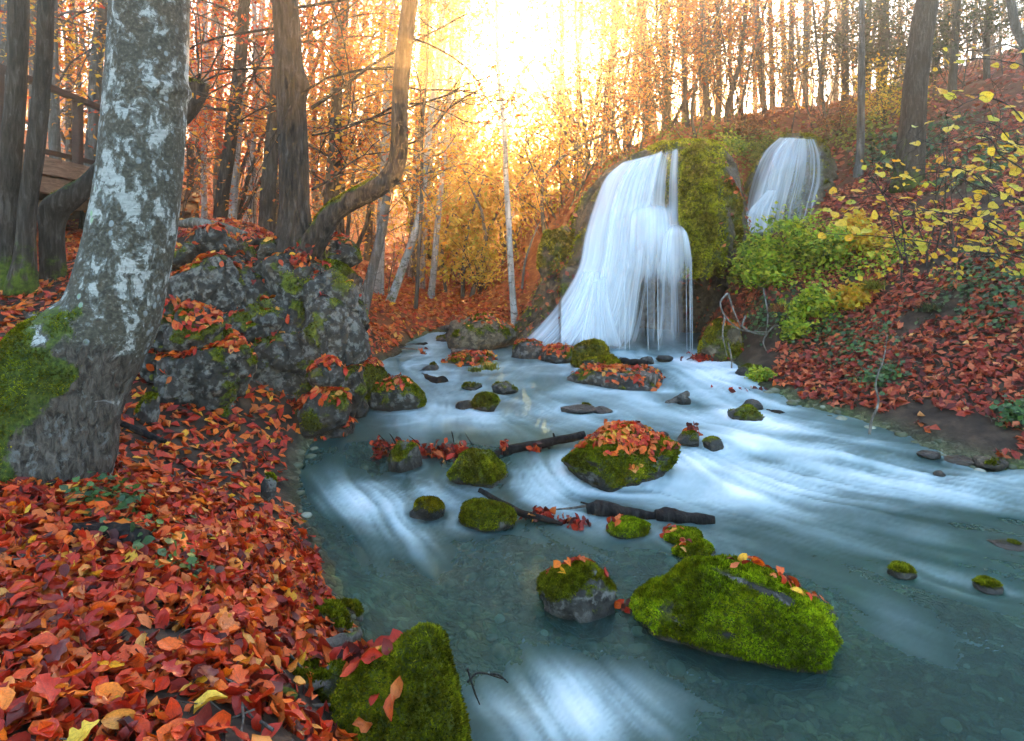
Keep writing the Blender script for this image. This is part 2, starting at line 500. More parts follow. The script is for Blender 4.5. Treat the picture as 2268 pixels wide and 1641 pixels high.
def plank_material(name, a, b):
    t = NT(name)
    o = t.coord('Object')
    g = t.noise(t.mapped(o, (14.0, 0.9, 14.0)), 2.2, 6, 0.6, 1.2)
    c = t.ramp(g, [(0.3, a), (0.7, b)])
    d = t.noise(o, 1.7, 4)
    c = t.mix(t.ramp(d, [(0.45, 0.0), (0.7, 0.7)]), c, t.mix(1.0, c, (0.35, 0.33, 0.33), 'MULTIPLY'))
    return t.done(t.principled(c, 0.75, t.bump(g, 0.4, 0.01), 0.25))
M_PLANK = plank_material('deck_timber', (0.15, 0.08, 0.045), (0.38, 0.22, 0.13))
M_RAIL = plank_material('rail_timber', (0.035, 0.016, 0.012), (0.085, 0.038, 0.026))

def ground_material():
    t = NT('forest_floor')
    o = t.coord('Object')
    n1 = t.noise(o, 7.0, 8, 0.65)
    soil = t.ramp(n1, [(0.3, (0.012, 0.008, 0.006)), (0.5, (0.040, 0.026, 0.017)), (0.7, (0.095, 0.060, 0.036))])
    # beyond the distance where single leaves can be told apart the floor carries the leaf colours
    n2 = t.noise(o, 9.0, 8, 0.75)
    lf = t.ramp(n2, [(0.30, (0.10, 0.014, 0.008)), (0.44, (0.34, 0.05, 0.014)), (0.56, (0.50, 0.12, 0.022)), (0.70, (0.62, 0.24, 0.05))])
    c = t.mix(t.attr('far'), soil, lf)
    # stream bed: pebbles in greenish tan
    wob = t.n('VectorMath', {'operation': 'SCALE'}, _0=t.n('TexNoise', Vector=o, Scale=7.0, Detail=4.0).outputs['Color'], Scale=0.16).outputs[0]
    ow = t.n('VectorMath', {'operation': 'ADD'}, _0=o, _1=wob).outputs[0]
    vo = t.n('TexVoronoi', Vector=ow, Scale=21.0, Randomness=1.0)
    vd = t.n('TexVoronoi', {'feature': 'DISTANCE_TO_EDGE'}, Vector=ow, Scale=21.0, Randomness=1.0).outputs[0]
    vs = t.n('SeparateColor', Color=vo.outputs['Color']).outputs[0]
    peb = t.ramp(vs, [(0.0, (0.07, 0.085, 0.04)), (0.35, (0.12, 0.14, 0.065)), (0.8, (0.20, 0.21, 0.105)), (1.0, (0.36, 0.36, 0.23))])
    peb = t.mix(t.ramp(vd, [(0.0, 0.35), (0.09, 0.0)]), peb, (0.05, 0.05, 0.035))
    gn = t.noise(o, 2.2, 5, 0.6)
    peb = t.mix(t.ramp(gn, [(0.45, 0.0), (0.62, 0.8)]), peb, t.mix(1.0, peb, (0.42, 0.62, 0.22), 'MULTIPLY'))
    peb = t.mix(t.ramp(t.noise(o, 1.3, 5), [(0.44, 0.88), (0.58, 0.0)]), peb, t.mix(1.0, peb, (0.25, 0.24, 0.22), 'MULTIPLY'))
    c = t.mix(t.attr('bed'), c, peb)
    h = t.math('ADD', n1, t.math('MULTIPLY', t.math('MINIMUM', vd, 0.2), t.math('MULTIPLY', t.attr('bed'), 5.0)))
    return t.done(t.principled(c, 0.9, t.bump(h, 0.8, 0.03), 0.2))
M_GROUND = ground_material()

def water_material():
    t = NT('stream_water')
    o = t.coord('Object')
    foam = t.attr('foam')
    fine = t.attr('streak')
    nb = t.bump(fine, 0.10, 0.012)
    fres = t.n('Fresnel', IOR=1.33, Normal=nb).outputs[0]
    thin = t.n('BsdfTransparent', Color=(0.42, 0.64, 0.56))
    gl = t.n('BsdfGlossy', Color=(0.56, 0.80, 0.76), Roughness=0.5, Normal=nb)
    wtr = t.n('MixShader', _0=t.math('ADD', t.math('MULTIPLY', fres, 0.62), 0.005, clamp=True), _1=thin.outputs[0], _2=gl.outputs[0])
    d = t.n('BsdfDiffuse', Color=t.ramp(foam, [(0.0, (0.010, 0.040, 0.038)), (0.12, (0.042, 0.105, 0.096)), (0.5, (0.57, 0.75, 0.78)), (1.0, (0.94, 0.97, 0.99))]), Normal=nb)
    tr = t.n('BsdfTranslucent', Color=(0.75, 0.86, 0.90))
    milk = t.n('MixShader', _0=0.25, _1=d.outputs[0], _2=tr.outputs[0])
    return t.done(t.n('MixShader', _0=t.math('ADD', t.math('MULTIPLY', foam, 0.72), 0.265), _1=wtr.outputs[0], _2=milk.outputs[0]))
M_WATER = water_material()

def veil_material():
    t = NT('falling_water')
    uv = t.coord('UV')
    n1 = t.noise(t.mapped(uv, (14.0, 0.6, 1.0)), 1.0, 2, 0.5, 0.0)
    n2 = t.noise(t.mapped(uv, (60.0, 0.4, 1.0)), 1.0, 2, 0.6, 0.0)
    n3 = t.noise(t.mapped(uv, (190.0, 0.5, 1.0)), 1.0, 2, 0.6, 0.0)
    s = t.math('ADD', t.math('MULTIPLY', n1, 0.48), t.math('ADD', t.math('MULTIPLY', n2, 0.37), t.math('MULTIPLY', n3, 0.15)))
    a = t.math('ADD', t.math('MULTIPLY', t.math('SUBTRACT', s, 0.5), 2.1), t.attr('dens'))
    a = t.math('MULTIPLY', t.math('MINIMUM', t.math('MAXIMUM', a, 0.0), 1.0), t.attr('edge'))
    d = t.n('BsdfDiffuse', Color=(0.86, 0.91, 0.95), Normal=t.bump(s, 0.12, 0.03))
    tr = t.n('BsdfTranslucent', Color=(0.86, 0.91, 0.95))
    w = t.n('MixShader', _0=0.4, _1=d.outputs[0], _2=tr.outputs[0])
    e = t.n('BsdfTransparent', Color=(1, 1, 1))
    return t.done(t.n('MixShader', _0=a, _1=e.outputs[0], _2=w.outputs[0]))
M_VEIL = veil_material()
# ------------------------------------------------------------------ terrain
CTRL = [  # (picture x, picture y, depth) of places on the ground
 # left bank
 (0,1641,1.35),(400,1641,1.42),(640,1641,1.5),(740,1641,1.8),(600,1400,2.1),(690,1300,2.85),(300,1400,1.9),(0,1400,1.85),
 (0,1150,2.4),(300,1150,2.55),(520,1150,3.0),(650,1150,3.55),(640,1010,4.55),(500,1000,4.15),(300,1000,3.6),(250,900,4.2),(0,1050,2.9),
 (350,800,4.9),(550,930,4.75),(0,700,5.0),(100,650,5.6),(200,570,6.5),(0,600,7.0),(380,700,5.6),(450,525,6.1),(600,545,6.1),(560,505,7.0),
 (420,490,8.0),(-300,640,5.0),(-300,900,3.2),(-300,560,9.0),
 # valley behind, floor rising to the left
 (700,560,8.2),(800,660,10.5),(900,700,10.8),(1000,705,10.5),(760,610,12.5),(950,610,16.0),(800,560,20.0),(700,505,22.0),(600,455,24.0),
 (480,420,26.0),(200,370,25.0),(900,525,27.0),(1050,565,24.0),(1150,560,24.0),(1080,640,14.0),(0,330,28.0),
 (300,300,60.0),(0,240,60.0),(700,380,60.0),(900,430,60.0),(1150,480,60.0),(1300,400,60.0),(1150,470,140.0),(500,330,140.0),(1700,300,140.0),(-300,260,80.0),
 # slope left of and above the falls
 (1165,700,10.6),(1200,570,12.2),(1250,480,12.6),(1230,420,14.5),(1350,400,12.6),(1480,335,12.2),(1600,318,12.4),(1760,312,13.0),(1900,290,12.0),
 (1600,280,40.0),(2000,220,32.0),(2267,130,26.0),(1500,270,22.0),(1800,255,20.0),
 # right bank
 (1560,785,8.5),(1600,806,7.9),(1640,880,6.5),(1720,935,5.65),(1900,968,5.15),(2100,992,4.75),(2267,1015,4.55),(2500,1040,4.3),
 (1640,700,8.5),(1625,610,9.0),(1700,640,8.2),(1800,600,8.4),(1800,800,6.9),(2000,850,5.75),(2267,900,5.0),(1900,700,7.3),(2100,700,6.35),
 (2267,700,5.85),(2000,580,7.7),(2267,550,6.7),(1900,530,9.0),(2100,450,8.6),(2267,400,8.2),(2267,250,10.2),(2050,330,10.6),(1860,410,10.6),
 (2500,500,6.3),(2500,850,4.8),
]
WORLD_CTRL = [  # stream bed and places outside the picture: x, y, z
 (-0.1,2.0,-0.28),(0.6,2.3,-0.30),(1.6,2.2,-0.24),(2.8,2.2,-0.26),(0.0,3.0,-0.26),(1.0,3.2,-0.24),(2.2,3.2,-0.20),(3.4,3.0,-0.25),
 (-0.6,3.7,-0.20),(0.4,4.2,-0.18),(1.6,4.2,-0.16),(2.8,4.0,-0.18),(-1.1,4.9,-0.14),(0.0,5.0,-0.12),(1.2,5.2,-0.10),(2.0,5.0,-0.1),
 (-1.2,5.9,-0.08),(-0.3,6.2,-0.06),(0.8,6.4,-0.04),(1.6,6.3,-0.04),(-1.4,7.4,0.0),(-0.3,7.4,0.05),(1.0,7.4,0.06),(1.9,7.4,0.04),
 (-1.2,8.6,0.08),(0.2,8.4,0.1),(1.2,8.3,0.06),(2.0,8.5,0.05),(2.4,9.0,0.1),(1.2,9.2,0.1),(-1.0,9.6,0.18),(-2.0,9.2,0.42),(-0.35,9.5,0.36),(-1.7,10.4,0.6),(-0.3,10.2,0.45),
 (0.0,1.0,-0.3),(1.5,0.8,-0.3),(4.0,1.0,-0.3),(0.6,-1.5,-0.3),(3,-1.5,-0.3),(-2.0,0.2,0.6),(-3.5,-1.5,0.9),(-1.2,-0.5,0.35),(7,2.5,1.2),(8,-1,1.5),(5.5,3.6,0.3),
 (1.3,10.1,0.1),(1.9,10.5,0.1),(2.6,10.6,0.1),(3.1,10.3,0.15),(2.2,9.7,0.08),
 (12,8,5.0),(16,14,7.5),(-12,9,2.2),(-16,16,4.0),(-8,3,1.3),
]
pts = np.array([P(*c) for c in CTRL] + [np.array(c) for c in WORLD_CTRL])
def warp(x, y):
    yy = np.maximum(y, -2.0)
    return np.stack([x / (yy + 2.6) * 5.0, 3.6 * np.log(yy + 3.6)], -1)
_cw = warp(pts[:, 0], pts[:, 1])
_D = np.linalg.norm(_cw[:, None] - _cw[None], axis=-1)
_n = len(pts)
_A = np.zeros((_n + 1, _n + 1))
_A[:_n, :_n] = _D - 0.02 * np.eye(_n)
_A[:_n, _n] = 1
_A[_n, :_n] = 1
_w = np.linalg.solve(_A, np.concatenate([pts[:, 2], [0]]))

def gz_smooth(x, y):
    x = np.asarray(x, float); y = np.asarray(y, float)
    sh = np.broadcast(x, y).shape
    q = warp(np.broadcast_to(x, sh).ravel(), np.broadcast_to(y, sh).ravel())
    out = np.empty(len(q))
    for i in range(0, len(q), 20000):
        d = np.linalg.norm(q[i:i+20000, None] - _cw[None], axis=-1)
        out[i:i+20000] = d @ _w[:_n] + _w[_n]
    return out.reshape(sh)

def gz(x, y):
    x = np.asarray(x, float); y = np.asarray(y, float)
    p = np.stack(np.broadcast_arrays(x, y, 0.0 * x), -1)
    amp = 0.035 + 0.02 * np.clip(y - 6, 0, 12)
    zs = gz_smooth(x, y)
    zs = np.where(zs > 7.0, 7.0 + 2.5 * np.tanh((zs - 7.0) / 2.5), zs)
    return zs + amp * fbm(p * 1.1, 4, 3) + 0.014 * fbm(p * 7.0, 2, 9) + 0.006 * fbm(p * 30.0, 2, 19)

def gnormal(x, y, e=0.04):
    zx = (gz(x + e, y) - gz(x - e, y)) / (2 * e)
    zy = (gz(x, y + e) - gz(x, y - e)) / (2 * e)
    return nrm(np.stack([-zx, -zy, np.ones_like(zx)], -1))

_ly = [-50, 3.3, 3.9, 4.3, 4.75, 6.0, 6.7, 7.4, 9.0, 10.5, 13, 200]
_lz = [0.0, 0.0, 0.02, 0.04, 0.095, 0.105, 0.145, 0.19, 0.215, 0.34, 0.5, 0.5]
def wz(x, y):
    """level of the stream; the steps wander a little across it"""
    return np.interp(y + 0.22 * np.sin(1.3 * x + 0.5) + 0.1 * np.sin(3.1 * x), _ly, _lz)

def on_water(px, py):
    """point of the water surface seen at a picture position"""
    d = 5.0
    for _ in range(80):
        z = float(wz((px - CX) / FPX * d, d))
        d = 0.6 * d + 0.4 * (CH - z) * FPX / max(py - HY, 8.0)
    return P(px, py, d)

def PW(px, py, foot=8):
    """point at (px,py) standing over the water surface that shows foot pixels lower"""
    return P(px, py, on_water(px, py + foot)[1])

def on_ground(px, py, dmin=1.0, dmax=60.0):
    """first point where the view ray meets the ground"""
    d = np.geomspace(dmin, dmax, 900)
    x = (px - CX) / FPX * d
    z = CH + (HY - py) / FPX * d
    g = gz(x, d)
    k = np.argmax(g >= z)
    return P(px, py, d[k])

# one sheet from behind the camera to the far hillside
_rows = np.concatenate([np.linspace(-3, 0.9, 24, endpoint=False), np.geomspace(1.9, 17.0, 270) - 1.0, np.geomspace(16.6, 150, 50)])
_t = np.linspace(-1.35, 1.35, 330)
_Y = np.repeat(_rows[:, None], len(_t), 1)
_X = _t[None] * (np.maximum(_Y, 0) + 2.6)
_Z = gz(_X, _Y)
_W = wz(_X, _Y)
bed = sstep(0.07, -0.02, _Z - _W) * sstep(11.5, 10.0, _Y)
far = sstep(7.0, 13.0, _Y) * (1 - 0.75 * sstep(0.28, 0.5, _X / np.maximum(_Y, 1)))
ground = mesh_obj('ground', np.stack([_X, _Y, _Z], -1), grid_faces(len(_rows), len(_t)), M_GROUND, None, {'bed': bed.ravel(), 'far': far.ravel()})
tag(ground, 'leaf covered forest floor and stony stream bed', kind='structure')

# ------------------------------------------------------------------ leaves
def leaf_template(nu, nv, shape='beech'):
    """flat leaf blade in (u along, v across): points, quads, uv"""
    u = np.linspace(0, 1, nu)
    if shape == 'beech':
        w = np.sin(np.pi * np.clip(u, 0.0, 1) ** 0.85) ** 0.75 * 0.31
    elif shape == 'round':
        w = np.sin(np.pi * np.clip(u, 0, 1) ** 0.72) ** 0.55 * 0.43
    else:                                  # oak: lobed
        w = np.sin(np.pi * u ** 0.8) ** 0.8 * 0.30 * (1 + 0.38 * np.sin(u * 2 * np.pi * 3.4 - 0.6))
    w = np.maximum(w, 0.012)
    v = np.linspace(-1, 1, nv)
    x = np.repeat(u[:, None] - 0.5, nv, 1)
    y = w[:, None] * v[None]
    V = np.stack([x, y, 0 * x], -1).reshape(-1, 3)
    uv = np.stack(np.broadcast_arrays(u[:, None], v[None]), -1).reshape(-1, 2)
    return V, grid_faces(nu, nv), uv

def shaped_leaves(tmpl, n, rng, fold=(0.05, 0.8), curl=(-1.6, 2.2), twist=0.6):
    """n differently folded, curled and twisted copies of a blade: (n, T, 3)"""
    V, F, uv = tmpl
    fo = rng.uniform(*fold, (n, 1)); cu = rng.uniform(*curl, (n, 1)); tw = rng.normal(0, twist, (n, 1))
    x, y = V[None, :, 0], V[None, :, 1]
    z = np.abs(y) * np.tan(fo)
    y2 = y * np.cos(fo) + 0 * x
    a = x * tw
    y3 = y2 * np.cos(a) - z * np.sin(a)
    z3 = y2 * np.sin(a) + z * np.cos(a)
    z3 = z3 + 0.035 * np.sin(uv[None, :, 0] * 14 + fo * 40) * np.abs(uv[None, :, 1]) ** 2
    th = x * cu
    r = 1.0 / np.where(np.abs(cu) < 1e-3, 1e-3, cu)
    X = (r - z3) * np.sin(th)
    Z = r - (r - z3) * np.cos(th)
    return np.stack([X, y3, Z], -1)

def frames(nv, yaw):
    """orthonormal frames with z = nv and a random heading"""
    ref = np.where(np.abs(nv[:, 2:3]) > 0.9, np.array([[1., 0, 0]]), np.array([[0, 0, 1.]]))
    a = nrm(np.cross(ref, nv)); b = np.cross(nv, a)
    e1 = np.cos(yaw)[:, None] * a + np.sin(yaw)[:, None] * b
    e2 = np.cross(nv, e1)
    return np.stack([e1, e2, nv], -1)          # columns

def leaf_cloud(pos, nv, size, rng, tmpl, rnd=None, yaw=None, **kw):
    n = len(pos)
    L = shaped_leaves(tmpl, n, rng, **kw) * np.asarray(size).reshape(-1, 1, 1)
    R = frames(nv, rng.uniform(0, 6.283, n) if yaw is None else yaw)
    W = np.einsum('nij,ntj->nti', R, L) + pos[:, None]
    T = L.shape[1]
    F = (tmpl[1][None] + (np.arange(n) * T)[:, None, None]).reshape(-1, 4)
    rn = rng.uniform(0, 1, n) if rnd is None else rnd
    return W.reshape(-1, 3), F, np.repeat(rn, T), np.tile(tmpl[2], (n, 1))

def cloud_obj(name, parts, mat, parent=None):
    """several leaf clouds as one mesh"""
    V, F, A, U, n = [], [], [], [], 0
    for v, f, a, u in parts:
        V.append(v); F.append(f + n); A.append(a); U.append(u); n += len(v)
    return mesh_obj(name, np.concatenate(V), np.concatenate(F), mat, parent, {'rnd': np.concatenate(A)}, np.concatenate(U))

T_HI = leaf_template(7, 5); T_MID = leaf_template(5, 3); T_LO = leaf_template(3, 3); T_OAK = leaf_template(15, 5, 'oak')
T_ROUND = leaf_template(6, 5, 'round'); T_RLO = leaf_template(4, 3, 'round')
T_DIA = (np.array([[-.5, 0, 0], [0, -.28, 0], [.5, 0, 0], [0, .28, 0.]]), np.array([[0, 1, 2, 3]]), np.array([[0, 0], [.5, -1], [1, 0], [.5, 1.]]))

def litter_points(rng, n, ylo, yhi, tlo, thi, keep):
    y = np.sqrt(rng.uniform(ylo ** 2, yhi ** 2, n))
    x = rng.uniform(tlo, thi, n) * y
    z = gz(x, y)
    m = (z > wz(x, y) + 0.015) & keep(x, y, z)
    return x[m], y[m], z[m]

rngL = np.random.RandomState(21)
def bald(x, y, s=1.6, seed=31):
    return fbm(np.stack([x, y, 0 * x], -1) * s, 3, seed)
def place_litter(x, y, z, rng, size, lift, tilt):
    nv = gnormal(x, y)
    nv = nrm(nv + rng.normal(0, 1, (len(x), 3)) * tilt)
    pos = np.stack([x, y, z], -1) + nv * 0.004
    pos[:, 2] += np.abs(rng.normal(0, lift, len(x)))
    return pos, nv, size * rng.uniform(0.62, 1.25, len(x))

litter_l, litter_r = [], []
# left bank, near
edge_l = lambda x, y, z: (z > wz(x, y) + 0.05 + 0.05 * bald(x, y, 2.5)) & (bald(x, y) > -0.62)
hollow = on_ground(350, 1410); mud = on_ground(560, 1615); mud2 = on_ground(680, 1560)
def keep_near(x, y, z):
    j = 0.25 * bald(x, y, 6.0, 52)
    h = np.hypot((x - hollow[0]) / 0.12, (y - hollow[1]) / 0.07) + j > 1
    h &= np.hypot((x - mud[0]) / 0.24, (y - mud[1]) / 0.075) + j > 1
    h &= np.hypot((x - mud2[0]) / 0.11, (y - mud2[1]) / 0.12) + j > 1
    return edge_l(x, y, z) & (h | (rngL.uniform(size=len(x)) < 0.13))
x, y, z = litter_points(rngL, 17500, 0.9, 3.2, -1.15, -0.02, keep_near)
posN, nvN, szN = place_litter(x, y, z, rngL, 0.061, 0.018, 0.58)
rndN = np.clip(rngL.beta(1.3, 1.45, len(x)), 0, 1)
scr = szN / posN[:, 1] * ((np.abs(posN[:, 0]) < 0.80 * posN[:, 1]) & (posN[:, 2] > CH - 0.74 * posN[:, 1])) * (0.4 + (posN[:, 2] - z))
order = np.argsort(-scr)
top = order[:290]; rest = order[290:]
isoak = rngL.uniform(size=len(rest)) < 0.08
r1 = rest[~isoak]; r2 = rest[isoak]
near = posN[r1, 1] < 2.5
for rr_, T_ in ((r1[near], T_MID), (r1[~near], T_LO)):
    litter_l.append(leaf_cloud(posN[rr_], nvN[rr_], szN[rr_], rngL, T_, rndN[rr_]))
litter_l.append(leaf_cloud(posN[r2], nvN[r2], szN[r2] * 1.15, rngL, T_OAK, rndN[r2], fold=(0.05, 0.35)))
x, y, z = litter_points(rngL, 13000, 3.2, 8.5, -1.0, -0.15, lambda x, y, z: edge_l(x, y, z))
p_, n_, s_ = place_litter(x, y, z, rngL, 0.078, 0.012, 0.35)
rv_ = np.clip(rngL.beta(1.8, 1.5, len(x)), 0, 1)
for q_, T_ in ((y < 5.2, T_LO), (y >= 5.2, T_DIA)):
    litter_l.append(leaf_cloud(p_[q_], n_[q_], s_[q_], rngL, T_, rv_[q_]))
x, y, z = litter_points(rngL, 30000, 8.5, 16, -0.9, 0.15, lambda x, y, z: x < 0.3 + 0.0 * y)
p_, n_, s_ = place_litter(x, y, z, rngL, 0.11, 0.02, 0.35)
litter_l.append(leaf_cloud(p_, n_, s_, rngL, T_DIA, np.clip(rngL.beta(2.2, 1.4, len(x)), 0, 1)))
x, y, z = litter_points(rngL, 26000, 16, 34, -0.9, 0.2, lambda x, y, z: x < 3)
p_, n_, s_ = place_litter(x, y, z, rngL, 0.22, 0.03, 0.3)
litter_l.append(leaf_cloud(p_, n_, s_, rngL, T_DIA, np.clip(rngL.beta(2.2, 1.3, len(x)), 0, 1)))
# right bank
def keep_r(x, y, z):
    soil = P(1990, 905, 5.3); scar = P(1700, 740, 7.7)
    a = np.hypot((x - soil[0]) / 0.30, (y - soil[1]) / 0.12) > 1
    b = np.hypot((x - scar[0]) / 0.55, (y - scar[1]) / 0.40) > 1 + 0.3 * rngL.uniform(-1, 1, len(x))
    return (x > 0.24 * y) & a & b & (z > wz(x, y) + 0.035 + 0.05 * bald(x, y, 2.5)) & (bald(x, y, 1.3, 44) > -0.30)
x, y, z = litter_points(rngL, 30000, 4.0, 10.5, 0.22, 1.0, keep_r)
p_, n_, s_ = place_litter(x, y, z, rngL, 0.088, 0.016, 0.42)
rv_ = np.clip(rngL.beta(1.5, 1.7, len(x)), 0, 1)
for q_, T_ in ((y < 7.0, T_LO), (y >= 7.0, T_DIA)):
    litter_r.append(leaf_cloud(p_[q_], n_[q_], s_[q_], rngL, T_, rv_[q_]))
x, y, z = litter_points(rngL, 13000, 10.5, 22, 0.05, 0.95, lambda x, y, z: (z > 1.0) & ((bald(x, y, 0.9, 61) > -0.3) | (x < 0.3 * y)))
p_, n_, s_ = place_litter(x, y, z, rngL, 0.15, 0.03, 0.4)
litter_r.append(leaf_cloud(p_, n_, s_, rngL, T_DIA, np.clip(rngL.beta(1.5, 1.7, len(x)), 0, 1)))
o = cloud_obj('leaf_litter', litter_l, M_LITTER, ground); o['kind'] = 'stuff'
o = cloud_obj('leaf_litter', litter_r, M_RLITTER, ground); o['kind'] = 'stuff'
# the leaves that show largest, one by one
leaf_meshes = []
for k in range(14):
    T = T_OAK if k in (3, 9) else T_HI
    L = shaped_leaves(T, 1, rngL, fold=(0.05, 0.7), curl=(-1.6, 2.3), twist=0.5)[0]
    me = make_mesh('leaf', L, T[1], None, T[2])
    me.materials.append(M_LEAFOBJ)
    leaf_meshes.append(me)
R = frames(nvN, rngL.uniform(0, 6.283, len(nvN)))
for i in top:
    o = bpy.data.objects.new('leaf', leaf_meshes[rngL.randint(14)])
    link(o, ground)
    M = np.eye(4); M[:3, :3] = R[i] * szN[i] * 1.08; M[:3, 3] = posN[i] + [0, 0, 0.006]
    o.matrix_local = Matrix(M.tolist())
    o['rnd'] = float(rndN[i])

# fine twigs mixed into the litter
rngW = np.random.RandomState(17)
tb = Buf()
for (n_, a_, b_, t0_, t1_, fn_) in ((150, 1.2, 3.6, -0.8, -0.12, edge_l), (160, 4.6, 9.0, 0.3, 0.78, keep_r)):
    x, y, z = litter_points(rngW, n_, a_, b_, t0_, t1_, fn_)
    for xx, yy, zz in zip(x, y, z):
        a = rngW.uniform(0, 6.28); L = rngW.uniform(0.05, 0.22)
        s_ = np.linspace(-0.5, 0.5, 5)[:, None] * L
        p_ = np.array([xx, yy, 0]) + s_ * np.array([math.cos(a), math.sin(a), 0]) + rngW.normal(0, 0.006, (5, 3))
        p_[:, 2] = gz(p_[:, 0], p_[:, 1]) + 0.022 + rngW.normal(0, 0.006, 5)
        tb.path(p_, np.linspace(0.0028, 0.0014, 5) * rngW.uniform(0.6, 1.6), 5)
buf_obj('twigs', tb, M_DRIFT, ground, 'moss')['kind'] = 'stuff'

# ------------------------------------------------------------------ rocks
import bmesh
_ico = {}
def ico(sub):
    if sub not in _ico:
        bm = bmesh.new()
        bmesh.ops.create_icosphere(bm, subdivisions=sub, radius=1.0)
        V = np.array([v.co[:] for v in bm.verts]); F = np.array([[v.index for v in f.verts] for f in bm.faces])
        bm.free()
        _ico[sub] = (V, F)
    return _ico[sub]

def rock_shape(sub, seed, cuts=9, rough=0.16, craggy=0.0, cut=(0.62, 0.95)):
    V, F = ico(sub)
    rng = np.random.RandomState(seed)
    p = V.copy()
    for k in range(cuts):
        n = rng.normal(size=3); n[2] *= 0.7; n /= np.linalg.norm(n)
        h = rng.uniform(*cut)
        d = p @ n - h
        p = p - np.where(d > 0, d, 0)[:, None] * n[None] * 0.92
    p = p * (1 + rough * fbm(p * 1.6 + seed, 3, seed)[:, None])
    if craggy:
        p = p * (1 + craggy * (ridge(p * 2.2 + seed, 5, seed + 2)[:, None] - 0.2) + 0.5 * craggy * fbm(p * 7 + seed, 3, seed + 5)[:, None])
    else:
        p = p * (1 + 0.035 * fbm(p * 6 + seed, 3, seed + 5)[:, None])
    mn, mx = p.min(0), p.max(0)
    p = (p - (mn + mx) / 2) / ((mx - mn) / 2)
    return p, F

def scatter_faces(V, F, n, rng, weight=None):
    a, b, c = V[F[:, 0]], V[F[:, 1]], V[F[:, 2]]
    nn = np.cross(b - a, c - a)
    ar = np.linalg.norm(nn, axis=1)
    w = ar if weight is None else ar * weight[F].mean(1)
    if w.sum() <= 0: return None
    k = rng.choice(len(F), n, p=w / w.sum())
    u = rng.uniform(size=(n, 2)); s = u.sum(1) > 1; u[s] = 1 - u[s]
    return a[k] + u[:, :1] * (b - a)[k] + u[:, 1:] * (c - a)[k], nrm(nn[k])

def moss_obj(V, F, mask, n, size, mat, parent, seed):
    rng = np.random.RandomState(seed)
    r = scatter_faces(V, F, n, rng, np.clip(mask, 0, 1) ** 2)
    if r is None: return
    p, nn = r
    d = nrm(nn + rng.normal(0, 0.55, p.shape) + np.array([0, 0, 0.15]))
    s = nrm(np.cross(d, rng.normal(size=p.shape)))
    L = size * rng.uniform(0.5, 1.35, (n, 1)); w = L * 0.34
    p = p - nn * size * 0.2
    tri = np.stack([p - s * w, p + s * w, p + d * L], 1).reshape(-1, 3)
    rn = np.clip(rng.normal(0.5, 0.22, n) + 0.25 * vnoise(p * 9), 0, 1)
    o = mesh_obj('moss', tri, np.arange(3 * n).reshape(-1, 3), mat, parent, {'rnd': np.repeat(rn, 3)}, None, False)
    o['kind'] = 'stuff'

def leaves_on(V, F, n, rng, size, top=None, name='fallen_leaves', label=None, mat=None, flatten=0.25, minz=0.55, parent=None):
    N = vert_normals(V, F)
    w = np.clip((N[:, 2] - minz) * 4, 0, 1)
    if top is not None:
        c, r = top
        w = w * np.clip(1.6 - np.hypot((V[:, 0] - c[0]) / r[0], (V[:, 1] - c[1]) / r[1]) * 1.3, 0, 1)
    q = scatter_faces(V, F, n, rng, w)
    if q is None: return
    p, nn = q
    nn = nrm(nn + rng.normal(0, flatten, p.shape))
    p = p + nn * 0.006; p[:, 2] += np.abs(rng.normal(0, 0.012, n))
    c = leaf_cloud(p, nn, size * rng.uniform(0.6, 1.2, n), rng, T_MID, np.clip(rng.beta(2, 1.5, n), 0, 1))
    o = cloud_obj(name, [c], mat or M_LITTER, parent)
    o['kind'] = 'stuff'
    if label: o['label'] = label
    return o

def worley(p, seed=0):
    """distance to nearest and second nearest cell point, value of the nearest cell"""
    i = np.floor(p).astype(int)
    f1 = np.full(len(p), 9.0); f2 = np.full(len(p), 9.0); val = np.zeros(len(p))
    for dx in (-1, 0, 1):
        for dy in (-1, 0, 1):
            for dz in (-1, 0, 1):
                c = i + np.array([dx, dy, dz])
                h = _perm[_perm[_perm[(c[:, 0] + seed) & 255] + (c[:, 1] & 255)] + (c[:, 2] & 255)]
                q = c + 0.5 + 0.45 * np.stack([_val[h], _val[(h * 7 + 3) & 255], _val[(h * 13 + 11) & 255]], -1)
                d = np.linalg.norm(p - q, axis=1)
                n = d < f1
                f2 = np.where(n, f1, np.minimum(f2, d)); val = np.where(n, _val[(h * 31 + 5) & 255], val); f1 = np.where(n, d, f1)
    return f1, f2, val

def crag(V, N, scale, amp, seed):
    w = V + 0.12 * scale * np.stack([fbm(V / scale * 1.7, 3, seed + k) for k in range(3)], -1)
    f1, f2, v = worley(w / scale * np.array([1, 1, 1.35]), seed)
    h = 0.5 * v + 0.9 * sstep(0.0, 0.16, f2 - f1) - 0.6
    g1, g2, u = worley(w / scale * 2.7, seed + 3)
    h = h + 0.10 * u + 0.20 * sstep(0.0, 0.2, g2 - g1) + 0.35 * ridge(V / scale * 1.6, 4, seed)
    h = h + 0.22 * fbm(V / scale * 9, 4, seed, 0.6)
    return V + N * (amp * h)[:, None]

